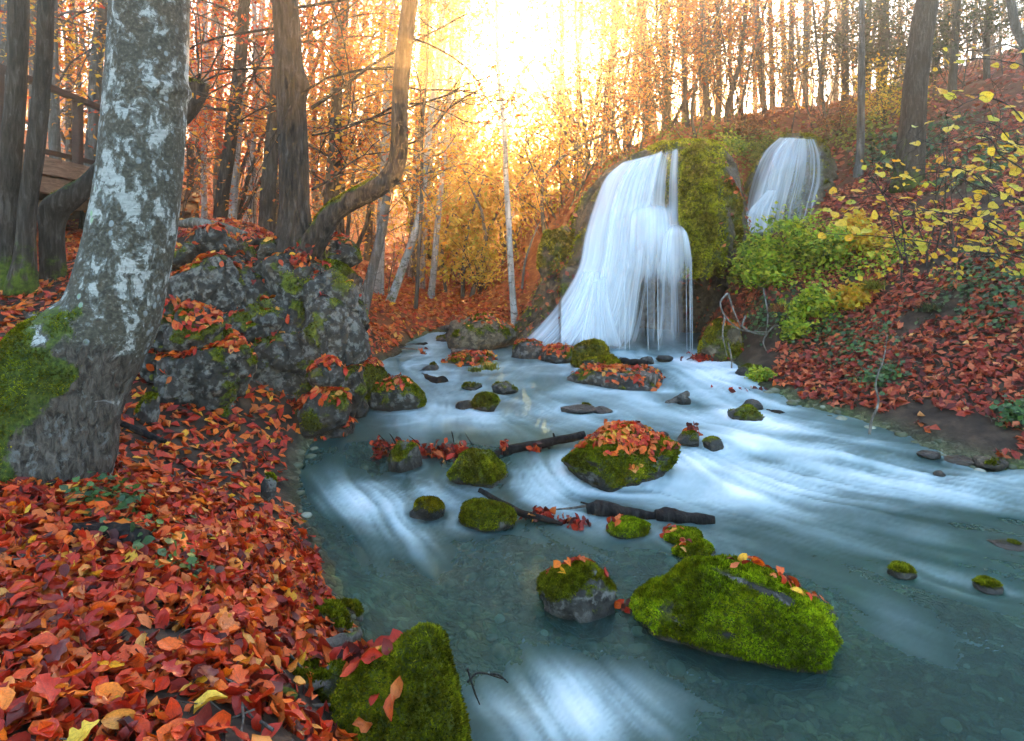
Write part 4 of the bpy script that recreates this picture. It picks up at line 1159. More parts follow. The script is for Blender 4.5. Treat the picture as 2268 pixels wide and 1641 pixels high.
# exposed roots at the water edge
rt = empty('exposed_roots', None, 'gnarled grey mossy roots at the water edge of the left bank', 'roots')
for k, (q, r) in enumerate([([(690,1345,2.6),(735,1350,2.55),(765,1375,2.5),(775,1400,2.45)], [0.018,0.025,0.02,0.012]), ([(700,1360,2.5),(740,1372,2.45),(755,1395,2.4)], [0.015,0.022,0.012]),
                            ([(740,1340,2.7),(785,1345,2.62),(800,1372,2.55)], [0.012,0.016,0.01]), ([(620,1450,2.15),(680,1440,2.2),(740,1425,2.25),(800,1400,2.3)], [0.02,0.028,0.02,0.012]),
                            ([(600,1480,2.0),(650,1490,2.0),(700,1475,2.05)], [0.018,0.024,0.016]), ([(640,1500,1.95),(690,1510,1.95),(740,1500,1.98)], [0.02,0.022,0.014]), ([(520,1345,2.4),(580,1348,2.4),(640,1360,2.35)],[0.014,0.018,0.01]),
                            ([(440,1480,1.85),(500,1470,1.88),(560,1480,1.85)],[0.012,0.016,0.01]), ([(545,1560,1.75),(600,1545,1.8),(660,1550,1.8)],[0.022,0.028,0.016])]):
    log('root', None, [P(*c) for c in q], r, M_ROOT if k < 7 else M_WETWOOD, seed=60 + k, seg=12, bumpy=0.25, moss=0.55, parent=rt, bl=1500 if k < 6 else 0)
settle(rt, P(720, 1420, 2.3))

# ------------------------------------------------------------------ heaps of wet leaves caught on rocks and logs
def heap(label, px, py, d, rx, rz, ry, n, size, seed, pal=None, parent=None):
    rng = np.random.RandomState(seed)
    c = P(px, py, d) if d else PW(px, py, 6)
    p = rng.normal(0, 0.5, (n, 3)) * np.array([rx, ry, rz]) + c
    if d is None: p[:, 2] = np.maximum(p[:, 2], wz(p[:, 0], p[:, 1]) + 0.012)
    nv = nrm(rng.normal(0, 1, (n, 3)) + np.array([0, -0.6, 0.4]))
    o = cloud_obj('wet_leaves', [leaf_cloud(p, nv, size * rng.uniform(0.6, 1.2, n), rng, T_MID, np.clip(rng.beta(1.1, 2.6, n) * (0.8 + 0.4 * rng.uniform(size=n)), 0, 1), curl=(-2.5, 2.5))], M_LITTER, parent)
    if parent is None: tag(o, label, kind='stuff')
    return o
heap('heap of wet brown leaves piled against the thin log', 985, 1008, 4.62, 0.19, 0.06, 0.07, 240, 0.07, 1)
heap('wet leaves trailing over the dark wet rock', 900, 990, 4.66, 0.13, 0.04, 0.06, 80, 0.07, 2)
heap('bundle of soaked leaves at the left tip of the leaf heap', 842, 992, 4.62, 0.045, 0.075, 0.04, 50, 0.065, 3)
heap('clump of leaves hanging under the thin log', 1183, 998, 4.62, 0.03, 0.06, 0.03, 26, 0.06, 4)
heap('clump of leaves beside the angular mossy rock', 1118, 985, 4.6, 0.03, 0.05, 0.03, 20, 0.06, 41)
heap('leaf tuft on the small stone right of midstream', 1532, 960, None, 0.05, 0.06, 0.05, 40, 0.065, 5)
heap('wet leaves along the dead stick', 1195, 1140, None, 0.10, 0.025, 0.04, 50, 0.06, 6)
heap('small raft of wet leaves left of the small mossy stone', 1275, 1158, None, 0.07, 0.02, 0.05, 30, 0.06, 7)
heap('wet dark leaves at the right shore by the short log', 1650, 872, 6.5, 0.25, 0.05, 0.12, 120, 0.075, 8)
heap('dark leaves on the stone under the right bank', 1560, 792, 7.75, 0.2, 0.04, 0.12, 70, 0.08, 9)
heap('leaf tuft on the cut end of the fallen trunk', 938, 790, 8.2, 0.06, 0.08, 0.05, 40, 0.075, 10)
heap('dry red leaves still hanging on a twig at the outcrop top', 668, 590, 5.55, 0.14, 0.16, 0.06, 150, 0.06, 12)
heap('few red leaves on the bank roots', 790, 1450, 2.05, 0.10, 0.02, 0.05, 40, 0.075, 13)
heap('drowned red leaves by the round mossy rock', 1385, 1340, None, 0.05, 0.01, 0.04, 9, 0.06, 14)
for k, q in enumerate([[(862,1000),(850,975),(838,962)], [(880,990),(868,968),(862,960)], [(930,985),(905,965)], [(1045,985),(1030,960)], [(1005,980),(1000,955)], [(820,1020),(850,995),(880,985)]]):
    log('twig', ['leftmost forked twig of the leaf heap', 'twig beside the leftmost one of the leaf heap', 'twig behind the dark wet rock of the leaf heap', 'twig at the right end of the leaf heap', 'upright twig in the middle of the leaf heap', 'low twig lying along the left tip of the leaf heap'][k], [P(a, b, 4.6) for a, b in q], [0.004] * (len(q) - 1) + [0.002], M_WETWOOD, 'twig', seed=80 + k, seg=5, n=10, group='twigs in the leaf heap')
# ------------------------------------------------------------------ stream
FLOW = [  # picture x, y, then direction in the picture plane of the water (world x, world y)
 (1450,800,-0.2,-1),(1580,830,0.5,-1),(1100,830,-0.3,-1),(800,850,0.3,-1),(1300,900,0.3,-1),(1600,900,0.35,-1),(1000,930,0.4,-1),(780,960,0.3,-1),
 (1700,980,0.9,-0.8),(1400,1000,0.25,-1),(2000,1010,1.0,-0.45),(2250,1060,1.0,-0.4),(1900,1080,1.0,-0.55),(1300,1080,0.7,-1),(760,1080,0.55,-1),(900,1140,0.5,-1),
 (1100,1080,0.4,-1),(1600,1150,0.9,-0.7),(2100,1200,1.0,-0.6),(1000,1300,0.35,-1),(1300,1400,0.5,-1),(1700,1250,0.8,-0.8),(2200,1350,1.0,-0.8),(1950,1450,0.9,-0.9),
 (1250,1500,0.35,-1),(1500,1600,0.5,-1),(1900,1600,0.8,-1),(2250,1600,0.9,-0.9),
]
FOAM = [  # picture x, y, half width, half height, strength
 (1450,782,140,16,1.0),(1560,800,60,20,0.8),(1580,838,75,32,0.95),(1500,905,120,20,0.5),(1640,905,70,40,0.7),(1680,950,130,28,0.75),(1560,960,60,30,0.5),
 (1040,842,130,16,0.55),(1180,872,160,16,0.55),(1000,905,120,14,0.55),(1230,925,220,22,0.42),(870,935,120,14,0.3),(1140,800,120,12,0.35),(920,790,70,14,0.5),(760,870,20,20,0.7),(965,752,24,16,0.8),
 (1230,1052,110,34,0.85),(1330,1090,170,30,0.62),(1500,1050,120,26,0.65),(1620,1010,160,34,0.72),(1800,1000,150,26,0.78),(1880,1045,240,38,0.85),(2100,1075,190,34,0.66),(1700,1075,200,34,0.62),(2230,1110,100,36,0.5),
 (2000,985,200,20,0.45),(2200,1050,120,20,0.5),(1500,1000,70,30,0.5),
 (725,1050,60,18,0.45),(765,1078,60,26,0.95),(830,1100,90,30,0.7),(880,1130,80,40,0.72),(900,1165,60,40,0.55),(980,1080,110,24,0.40),(1000,1125,60,20,0.4),(930,1200,70,36,0.22),
 (1215,1500,130,46,0.62),(1280,1545,140,60,0.62),(1150,1560,110,60,0.55),(1350,1590,140,40,0.42),(1120,1610,160,40,0.45),(1440,1500,140,40,0.22),(1600,1540,160,30,0.18),
 (2080,1270,70,30,0.55),(2200,1300,70,40,0.42),(1990,1235,50,30,0.3),(1900,1180,300,50,0.20),(1400,1360,60,40,0.25),(1650,1200,300,60,0.14),(1350,1180,150,40,0.2),(1250,1200,200,80,0.14),(1480,1310,60,30,0.2),(2050,1420,200,40,0.22),(1950,1350,80,30,0.3),(1180,1350,100,60,0.10),
]
ny, nx = 360, 430
wy = np.geomspace(1.0, 11.2, ny)
wt = np.linspace(-0.62, 1.05, nx)
WY = np.repeat(wy[:, None], nx, 1)
WX = wt[None] * (WY + 0.5) + 0.0
WZ = wz(WX, WY)
fp = np.array([on_water(a, b) for a, b, *_ in FLOW])
fd = np.array([[c, d] for *_, c, d in FLOW], float)
fd /= np.linalg.norm(fd, axis=1)[:, None]
wt_ = 1.0 / (((WX[..., None] - fp[:, 0]) ** 2 + (WY[..., None] - fp[:, 1]) ** 2) / (0.15 + 0.1 * WY[..., None]) ** 2 + 0.4) ** 1.6
fl = (wt_[..., None] * fd).sum(-2) / wt_.sum(-1)[..., None]
fl = nrm(fl)
cn = fbm(np.stack([WX, WY, 0 * WX], -1) * 1.6, 3, 5) * 0.5
fl = np.stack([fl[..., 0] * np.cos(cn) - fl[..., 1] * np.sin(cn), fl[..., 0] * np.sin(cn) + fl[..., 1] * np.cos(cn)], -1)
for rcx, rcy, rrx, rry in WET_ROCKS:         # the current parts round every stone
    R2 = (0.5 * (rrx + rry)) ** 2
    dx, dy = WX - rcx, WY - rcy
    r2 = dx * dx + dy * dy + 1e-6
    m = (r2 < 16 * R2)
    un = (fl[..., 0] * dx + fl[..., 1] * dy) / r2
    k_ = np.where(m, np.minimum(R2 / r2, 0.9) * sstep(16, 8, r2 / R2), 0)
    fl = nrm(np.stack([fl[..., 0] - k_ * (2 * un * dx - fl[..., 0]), fl[..., 1] - k_ * (2 * un * dy - fl[..., 1])], -1) + 1e-6)
# to index space: row ~ log y, column ~ x/(y+.5)
dlog = np.log(wy[1] / wy[0])
fi = fl[..., 1] / WY / dlog
fj = (fl[..., 0] - WX / (WY + 0.5) * fl[..., 1]) / (WY + 0.5) / (wt[1] - wt[0])
sc = np.sqrt(fi ** 2 + fj ** 2) + 1e-9
fi, fj = fi / sc, fj / sc
def bil(a, i, j):
    i = np.clip(i, 0, ny - 1.001); j = np.clip(j, 0, nx - 1.001)
    i0 = i.astype(int); j0 = j.astype(int)
    u, v = i - i0, j - j0
    return (a[i0, j0] * (1-u) * (1-v) + a[i0+1, j0] * u * (1-v) + a[i0, j0+1] * (1-u) * v + a[i0+1, j0+1] * u * v)
def lic(src, L):
    I0, J0 = np.meshgrid(np.arange(ny, dtype=float), np.arange(nx, dtype=float), indexing='ij')
    acc = src.copy()
    for sgn in (1, -1):
        i, j = I0.copy(), J0.copy()
        for k in range(L):
            a, b = np.clip(i + 0.5, 0, ny - 1).astype(np.int32), np.clip(j + 0.5, 0, nx - 1).astype(np.int32)
            i = i + sgn * fi[a, b]
            j = j + sgn * fj[a, b]
            acc = acc + src[a, b]
    acc /= (2 * L + 1)
    return (acc - acc.mean()) / acc.std()
_rw = np.random.RandomState(5)
def coarse_noise(k):
    a = _rw.normal(size=(ny // k + 2, nx // k + 2))
    ii, jj = np.meshgrid(np.arange(ny) / k, np.arange(nx) / k, indexing='ij')
    i0 = ii.astype(int); j0 = jj.astype(int); u, v = ii - i0, jj - j0
    return a[i0, j0] * (1-u) * (1-v) + a[i0+1, j0] * u * (1-v) + a[i0, j0+1] * (1-u) * v + a[i0+1, j0+1] * u * v
s1 = lic(_rw.normal(size=(ny, nx)), 30)
s2 = lic(coarse_noise(3), 40)
s3 = lic(coarse_noise(10), 18)
streak = 0.28 * s1 + 0.50 * s2 + 0.65 * s3
streak /= streak.std()
fm = np.zeros((ny, nx))
WPX = CX + FPX * WX / WY
WPY = HY + FPX * (CH - WZ) / WY
for px, py, hw, hh, st in FOAM:           # places of broken water, set down on the stream in metres
    q = on_water(px, py)
    a = hw / FPX * q[1]
    b = max(hh / FPX * q[1] ** 2 / (CH - q[2]), 0.06)
    g = np.exp(-0.5 * (((WX - q[0]) / (0.85 * a)) ** 2 + ((WY - q[1]) / (1.0 * b)) ** 2))
    fm = 1 - (1 - fm) * (1 - 0.82 * st * g)
for rcx, rcy, rrx, rry in WET_ROCKS:         # broken water at each stone and behind it
    q = np.hypot((WX - rcx) / (rrx + 0.02), (WY - rcy) / (rry + 0.02))
    fm = 1 - (1 - fm) * (1 - 0.30 * np.exp(-((q - 1.08) / 0.16) ** 2) * sstep(2.8, 4.5, WY) - 0.12 * np.exp(-((q - 1.05) / 0.10) ** 2))
fm = 0.55 * fm + 0.45 * np.clip(bil(fm, np.arange(ny)[:, None] - 10 * fi, np.arange(nx)[None] - 10 * fj), 0, 1)
streak = streak * (0.75 + 0.25 * sstep(2.4, 4.0, WY))
patch = 0.78 + 0.55 * fbm(np.stack([WX, WY * 1.3, 0 * WX], -1) * 2.1, 3, 15)
foam = np.clip(0.035 + np.clip(fm * patch, 0, 1) ** 1.4 * (0.88 + 0.24 * streak) + 0.028 * np.clip(streak, -1.0, 2.5) + 0.20 * sstep(4.4, 5.8, WY) * patch, 0.02, 0.97)
lump = fbm(np.stack([WX, WY, 0 * WX], -1) * 2.3, 3, 8)
WZ2 = WZ + 0.005 * streak * (0.3 + fm) * np.clip(WY / 4, 0.4, 1.2) + 0.05 * fm * lump
water = mesh_obj('water', np.stack([WX, WY, WZ2], -1), grid_faces(ny, nx), M_WATER, None, {'foam': foam.ravel(), 'streak': (streak * 0.5).ravel()})
tag(water, 'silky white and blue green water of the stream', kind='structure')
# ------------------------------------------------------------------ cliff and waterfalls
def crest(px): return np.interp(px, [1120,1165,1210,1250,1290,1340,1400,1450,1500,1550,1600,1630,1650,1672], [745,690,600,520,440,384,348,329,318,314,328,370,460,580])
def face(px, py):
    c = crest(px)
    d = 9.75 - 0.55 * sstep(c, c + 90, py) - 0.30 * sstep(c + 60, 600, py)
    d = d - 0.55 * sstep(560, 775, py) * sstep(1400, 1290, px)
    d = d - 0.28 * sstep(1488, 1520, px) * sstep(1650, 1590, px) * sstep(c, c + 40, py)
    d = d - 0.16 * np.exp(-((px - 1440) / 42.) ** 2) * sstep(448, 478, py)
    d = d - 0.20 * np.exp(-((px - 1500) / 30.) ** 2) * sstep(492, 520, py)
    return d
def cave(px, py):
    lip = 596 + 14 * np.sin(px * 0.05) + 10 * np.sin(px * 0.13)
    return 1.25 * sstep(lip, lip + 26, py) * sstep(1375, 1420, px) * sstep(1665, 1615, px)
def relief(name, x0, x1, cr, fc, cv, bot, back, nc, nr, seed, mossf, mat, parent, amp=0.10):
    U = np.linspace(x0, x1, nc)
    rows = []
    for k in range(6):                       # top, running back into the plateau
        f = k / 6.0
        c = cr(U)
        rows.append(np.stack([U, c - 4 * (1 - f), fc(U, c) + (back) * (1 - f) ** 1.5], -1))
    for k in range(nr):
        f = k / (nr - 1.0)
        c = cr(U)
        py = c + (bot - c) * f
        rows.append(np.stack([U, py, fc(U, py) + cv(U, py)], -1))
    A = np.array(rows)
    V = np.stack([(A[..., 0] - CX) / FPX * A[..., 2], A[..., 2], CH + (HY - A[..., 1]) / FPX * A[..., 2]], -1)
    n = amp * (fbm(V * 2.6, 5, seed) + 0.7 * ridge(V * 1.7, 4, seed + 4) - 0.3)
    V[..., 1] -= n; V[..., 2] += 0.4 * n * (np.arange(len(V)) < 10)[:, None]
    nn = np.zeros_like(V); nn[..., 1] = -0.9; nn[..., 2] = 0.3
    V = crag(V.reshape(-1, 3), nn.reshape(-1, 3), 0.75, 0.07, seed).reshape(V.shape)
    m = np.clip(mossf(A[..., 0], A[..., 1]) + 0.45 * fbm(V * 4, 3, seed + 8), 0, 1)
    F = grid_faces(len(V), nc)[:, ::-1]
    V = V.reshape(-1, 3); m = m.ravel()
    o = mesh_obj(name, V, F, mat, parent, {'moss': m, 'wet': np.full(len(V), 0.35)})
    return o, V, np.vstack([F[:, [0, 1, 2]], F[:, [0, 2, 3]]]), m

cliff = empty('cliff', None, 'mossy tufa cliff with a dark cave behind the main waterfall', 'cliff')
mossA = lambda x, y: 0.85 * sstep(1485, 1512, x) * sstep(1615, 1588, x) * sstep(640, 590, y) + 0.6 * sstep(1430, 1455, x) * sstep(1500, 1480, x) * sstep(500, 440, y) + 0.35 * sstep(640, 520, y) + 0.35 * sstep(1300, 1250, x)
o, V, F, m = relief('rock_face', 1122, 1672, crest, face, cave, 805, 2.6, 180, 150, 31, mossA, M_TUFA, cliff)
moss_obj(V, F, sstep(0.42, 0.8, m), 42000, 0.042, M_MOSSC, o, 5)
VC, FC = V, F
o, V2, F2 = rock('boulder', 'bulging ochre moss cushion right of the main waterfall', 1504, 1586, 318, 602, 301, 1.0, d=8.5, parent=cliff, sub=5, craggy=0.05, deep=0.5, sink=0.05, blades=30000, bsize=0.035, mmat=M_MOSSC, mossdir=(-0.3, -0.7, 0.5), mat=M_TUFA)
o, V2, F2 = rock('boulder', None, 1562, 1645, 385, 604, 302, 0.75, d=8.9, parent=cliff, sub=5, craggy=0.08, deep=0.6, sink=0.05, blades=9000, bsize=0.035, mmat=M_MOSSD, mossdir=(-0.3, -0.7, 0.5), mat=M_TUFA)
o, V4, F4 = rock('boulder', None, 1190, 1275, 500, 600, 304, 0.8, d=9.4, parent=cliff, sub=5, craggy=0.08, deep=0.6, blades=7000, bsize=0.035, mmat=M_MOSSD, mat=M_TUFA)
settle(cliff, P(1450, 780, 9.3))
V, F = VC, FC
sel = (CX + FPX * V[:, 0] / V[:, 1])
wl_ = sstep(1300, 1240, sel) + 0.5 * sstep(1640, 1670, sel) + 0.25 * sstep(1500, 1520, sel)
for nm_, nlv, szl, mt_, lb_ in (('fallen_leaves', 900, 0.085, M_RLITTER, 'brown leaves sticking to the cliff beside the falls'), ('hanging_plants', 700, 0.06, M_LEAF['grass'], 'small plants growing on the cliff beside the falls')):
    q_, n_ = scatter_faces(V, F, nlv, rngS, wl_)
    n_ = nrm(n_ + rngS.normal(0, 0.45, n_.shape) + np.array([0, -0.2, 0.3]))
    tag(cloud_obj(nm_, [leaf_cloud(q_ + n_ * 0.03, n_, szl * rngS.uniform(0.6, 1.2, nlv), rngS, T_LO, np.clip(rngS.beta(1.8, 1.6, nlv), 0, 1))], mt_), lb_, kind='stuff')
leaves_on(V2, F2, 60, rngS, 0.08, minz=0.3, label='red leaves on the mossy shoulder of the cliff')

def crest2(px): return np.interp(px, [1620,1650,1680,1710,1740,1800,1830,1860,1900], [470,408,350,318,302,304,330,390,470])
def face2(px, py):
    c = crest2(px)
    return 11.2 - 0.55 * sstep(c, c + 70, py) - 0.25 * sstep(c + 40, 480, py)
def cave2(px, py): return 0.9 * sstep(455, 480, py) * sstep(1770, 1800, px)
cliff2 = empty('cliff', None, 'smaller mossy cliff under the second waterfall behind the shrubs', 'cliff')
o, V, F, m = relief('rock_face', 1618, 1905, crest2, face2, cave2, 560, 2.0, 120, 110, 41, lambda x, y: 0.45 + 0 * x, M_TUFA, cliff2, 0.09)
moss_obj(V, F, sstep(0.42, 0.8, m), 12000, 0.045, M_MOSSD, o, 6)
settle(cliff2, P(1750, 540, 10.8))

def veil(name, left, right, fc, off, parent, dens, n=80, m=50, bulge=0.0, edge=(0.05, 0.08), seed=0, endfade=0.10, topfade=0.02, ripple=0.03):
    """sheet of falling water between two picture curves, lying off metres before the rock face"""
    L = spline(np.column_stack([left, np.zeros(len(left))]), m)[:, :2]
    R = spline(np.column_stack([right, np.zeros(len(right))]), m)[:, :2]
    s = np.linspace(0, 1, n)
    A = L[:, None] * (1 - s)[None, :, None] + R[:, None] * s[None, :, None]
    px, py = A[..., 0], A[..., 1]
    py = py - bulge * np.sin(np.pi * s)[None] * (1 - np.linspace(0, 1, m) ** 0.5)[:, None]
    d = fc(px, py) - off - ripple * fbm(np.stack([s[None] * 14 + 0 * px, np.linspace(0, 1, m)[:, None] * 1.5 + 0 * px, 0 * px + seed], -1), 3, seed)
    t = np.linspace(0, 1, m)[:, None] + 0 * px
    e = sstep(0, edge[0], s)[None] * sstep(1, 1 - edge[1], s)[None] * sstep(0, topfade, t) * (1 - 0.75 * sstep(1 - endfade, 1, t))
    V = np.stack([(px - CX) / FPX * d, d, CH + (HY - py) / FPX * d], -1)
    uv = np.stack([s[None] * abs(R[-1, 0] - L[-1, 0]) / 370.0 + 0 * px + seed * 3.1, t], -1)
    dn = dens(s[None] + 0 * px, t, px, py)
    return mesh_obj(name, V, grid_faces(m, n), M_VEIL, parent, {'dens': dn.ravel(), 'edge': e.ravel()}, uv.reshape(-1, 2))
falls = empty('waterfall', None, 'large white silky waterfall fanning over the mossy cliff', 'waterfall')
LC = [(1378,358),(1338,394),(1312,455),(1292,520),(1278,590),(1240,660),(1190,720),(1130,776)]
RC = [(1506,325),(1506,390),(1507,440),(1510,500),(1515,560),(1522,630),(1530,700),(1536,774)]
def dmain(s, t, px, py):
    d = 0.68 + 0.32 * sstep(0.75, 0.2, s)
    d = d - 0.50 * np.exp(-((px - 1479) / 13.) ** 2) * sstep(480, 440, py)      # moss shows between the threads, upper right
    d = d - 0.58 * sstep(585, 640, py) * sstep(1370, 1440, px)                  # thin threads before the cave
    d = d - 0.30 * np.exp(-((px - 1260) / 32.) ** 2 - ((py - 715) / 45.) ** 2)
    return d
veil('veil', LC, RC, face, 0.20, falls, dmain, n=150, m=70, seed=1)
veil('veil', [(1402,358),(1372,400),(1350,470),(1338,560),(1320,640),(1290,710),(1240,774)], [(1470,330),(1455,400),(1440,480),(1430,560),(1420,640),(1412,710),(1405,774)], face, 0.27, falls, lambda s, t, px, py: 0.55 - 0.45 * t * s + 0 * px, seed=2)
veil('veil', [(1418,452),(1398,470),(1392,520),(1388,600),(1384,690),(1380,772)], [(1462,450),(1486,468),(1490,520),(1490,600),(1492,690),(1494,772)], face, 0.34, falls, lambda s, t, px, py: 0.75 - 0.75 * sstep(0.1, 0.6, t) + 0 * px, bulge=10, seed=3, topfade=0.15)
veil('veil', [(1488,494),(1470,520),(1462,560),(1458,610),(1458,690),(1458,770)], [(1504,494),(1522,516),(1532,560),(1534,610),(1535,690),(1536,770)], face, 0.40, falls, lambda s, t, px, py: 0.75 - 0.72 * sstep(0.1, 0.6, t) + 0 * px, bulge=8, seed=4, topfade=0.12)
veil('veil', [(1290,600),(1270,650),(1235,715),(1180,774)], [(1330,600),(1315,660),(1295,720),(1262,776)], lambda px, py: face(px, py) - 0.05, 0.28, falls, lambda s, t, px, py: 0.62 + 0 * px, seed=5)
veil('veil', [(1312,625),(1305,660),(1290,720),(1275,774)], [(1345,612),(1350,660),(1365,720),(1385,774)], lambda px, py: face(px, py) - 0.15, 0.24, falls, lambda s, t, px, py: 0.5 + 0 * px, seed=6)
ts = NT('water_thread')
_d = ts.n('BsdfDiffuse', Color=(0.85, 0.91, 0.96)); _e = ts.n('BsdfTransparent', Color=(1, 1, 1))
M_THREAD = ts.done(ts.n('MixShader', _0=0.55, _1=_e.outputs[0], _2=_d.outputs[0]))
rngF = np.random.RandomState(9)
for k in range(9):
    px = rngF.uniform(1368, 1536)
    d = 8.35 + rngF.uniform(-0.15, 0.15)
    q = np.array([P(px + 0.4 * j, y_, d) for j, y_ in enumerate(np.linspace(rngF.uniform(560, 600), 775, 6))])
    v, f = tube(q, rngF.uniform(0.0015, 0.0035) * np.array([0.6, 0.8, 1, 1, 1, 1.1]), 6)
    mesh_obj('thread', v, f, M_THREAD, falls)
settle(falls, P(1400, 775, 8.3))

falls2 = empty('waterfall', None, 'smaller second waterfall behind the green shrub on the right', 'waterfall')
veil('veil', [(1726,303),(1690,335),(1664,385),(1648,440),(1638,520)], [(1806,306),(1822,345),(1826,400),(1812,460),(1796,520)], face2, 0.18, falls2, lambda s, t, px, py: 0.36 - 0.25 * t + 0.25 * np.exp(-((s - 0.2) / 0.2) ** 2) + 0 * px, n=80, m=50, seed=7)
veil('veil', [(1745,304),(1715,335),(1695,390),(1690,450),(1685,520)], [(1790,305),(1790,350),(1778,400),(1765,450),(1760,520)], face2, 0.26, falls2, lambda s, t, px, py: 0.30 - 0.2 * t + 0 * px, n=70, m=50, seed=8)
veil('veil', [(1700,420),(1680,440),(1655,470),(1645,520)], [(1720,420),(1712,450),(1705,480),(1700,520)], face2, 0.28, falls2, lambda s, t, px, py: 0.5 + 0 * px, n=60, m=50, seed=9)
settle(falls2, P(1730, 520, 10.6))
# ------------------------------------------------------------------ trees
def trunk_mesh(path, seg, seed, bumpy=0.05, flare=0.0, sx=1.0):
    """path rows: x,y,z,r"""
    n = len(path)
    r = path[:, 3]
    V, F = tube(path[:, :3], r, seg)
    c = np.vstack([np.repeat(path[:, :3], seg, 0), path[:1, :3], path[-1:, :3]])
    k = 1.0 / max(float(np.median(r)), 0.01)
    q = V * k * np.array([0.55, 0.55, 0.16])
    V = V + (V - c) * (bumpy * (fbm(q, 4, seed) * 1.4))[:, None]
    if flare:
        t = np.concatenate([np.repeat(np.linspace(0, 1, n), seg), [0, 1]])
        th = np.arctan2(V[:, 1] - c[:, 1], V[:, 0] - c[:, 0])
        V = V + (V - c) * (flare * np.exp(-t * 14) * (0.6 + 0.7 * np.cos(3 * th + seed)))[:, None] * np.array([1, 1, 0.2])
    return V, F

def add_leaves(parts, pts, rng, size, tmpl, spread, n_each, hang=0.35):
    pts = np.asarray(pts)
    p = np.repeat(pts, n_each, 0) + rng.normal(0, spread, (len(pts) * n_each, 3)) * np.array([1, 1, 0.55])
    nv = nrm(rng.normal(0, 0.55, p.shape) + np.array([0, -0.25, 0.8]))
    parts.append(leaf_cloud(p, nv, size * rng.uniform(0.6, 1.25, len(p)), rng, tmpl))

def grow(b, root, direction, length, r0, rng, depth, tips, seg=5, droop=0.25, wig=0.18):
    n = 6
    d = np.asarray(direction, float)
    d = d / math.sqrt(d @ d)
    w = rng.normal(0, wig, (n - 1, 3)).cumsum(0)
    w[:, 2] -= droop * 0.4 / n * np.array([0, 1, 3, 6, 10])
    w += d
    w /= np.sqrt((w * w).sum(1))[:, None]
    p = np.empty((n, 3)); p[0] = root; p[1:] = np.asarray(root, float) + np.cumsum(w * (length / (n - 1)), 0)
    b.path(p, np.linspace(r0, r0 * 0.35, n), seg)
    tips.append(p[-1]); tips.append(p[-3])
    if depth > 0:
        for k in range(rng.randint(2, 5)):
            i = rng.randint(1, n)
            dd = w[i - 1] + rng.normal(0, 0.75, 3)
            grow(b, p[i], dd, length * rng.uniform(0.35, 0.65), r0 * 0.5, rng, depth - 1, tips, max(3, seg - 1), droop, wig)

def tree(name, label, base, top, d, w0, w1, bark, seed, leaf=None, nleaf=3, lsize=0.075, branches=16, blen=1.6, bstart=0.3, cat='tree', group=None, mid=(), moss=0.0,
         up=0.45, depth=1, flare=0.35, zbase=None, extend=1.12, dtop=None, spread=0.16, seg=12, tmpl=None, dirbias=(0, 0, 0)):
    """trunk seen from picture x base to picture x top (at the upper border), widths in picture pixels"""
    rng = np.random.RandomState(seed)
    dt = dtop or d
    extend = (1.7 if d < 12 else (1.3 if d < 20 else 1.05)) if base < 650 or base > 1650 else 1.06
    x0 = (base - CX) / FPX * d
    z0 = float(gz(x0, d)) - 0.12 if zbase is None else zbase
    pT = P(top, 0, dt)
    b0 = np.array([x0, d, z0])
    rows = [(*b0, w0 / 2 / FPX * d)]
    for (mx, my) in mid:
        f = (CH + (HY - my) / FPX * d - z0) / (pT[2] - z0)
        rows.append((*P(mx, my, d + (dt - d) * f), (w0 + (w1 - w0) * f) / 2 / FPX * d))
    rows.append((*pT, w1 / 2 / FPX * dt))
    e = pT + (pT - np.array(rows[-2][:3])) / max(np.linalg.norm(pT - np.array(rows[-2][:3])), 0.1) * (pT[2] - z0) * (extend - 1)
    rows.append((*e, w1 / 2 / FPX * dt * 0.6))
    path = spline(np.array(rows), 34)
    path[:, 0] += 0.03 * vnoise(np.stack([path[:, 2] * 0.9, 0 * path[:, 2] + seed, 0 * path[:, 2]], -1))
    root = empty(name, None, label, cat, group)
    V, F = trunk_mesh(path, seg, seed, 0.06, flare)
    tz = V[:, 2] - z0
    m = np.clip(moss * (sstep(2.2, 0.1, tz) + 0.3 * fbm(V * 3, 2, seed)) + 0.12 * sstep(0.5, 0, tz), 0, 1)
    mesh_obj('trunk', V, F, bark, root, {'moss': m})
    b = Buf(); tips = []
    for k in range(branches):
        f = rng.uniform(bstart, 0.97)
        i = f * (len(path) - 1); i0 = int(i)
        q = path[i0]
        az = rng.uniform(0, 6.283)
        dr = np.array([math.cos(az), math.sin(az), up + rng.uniform(-0.25, 0.4)]) + np.array(dirbias)
        grow(b, q[:3], dr, blen * rng.uniform(0.5, 1.25) * (1.15 - 0.5 * f), max(q[3] * rng.uniform(0.12, 0.3), 0.005), rng, depth, tips, 4)
    if branches:
        buf_obj('branches', b, bark if bark is not M_BEECH else M_GREYBARK, root, 'moss')['kind'] = 'stuff'
    if leaf and tips:
        parts = []
        add_leaves(parts, tips, rng, lsize, tmpl or T_DIA, spread, nleaf)
        cloud_obj('crown', parts, M_LEAF[leaf], root)
    settle(root, b0)
    return root, path

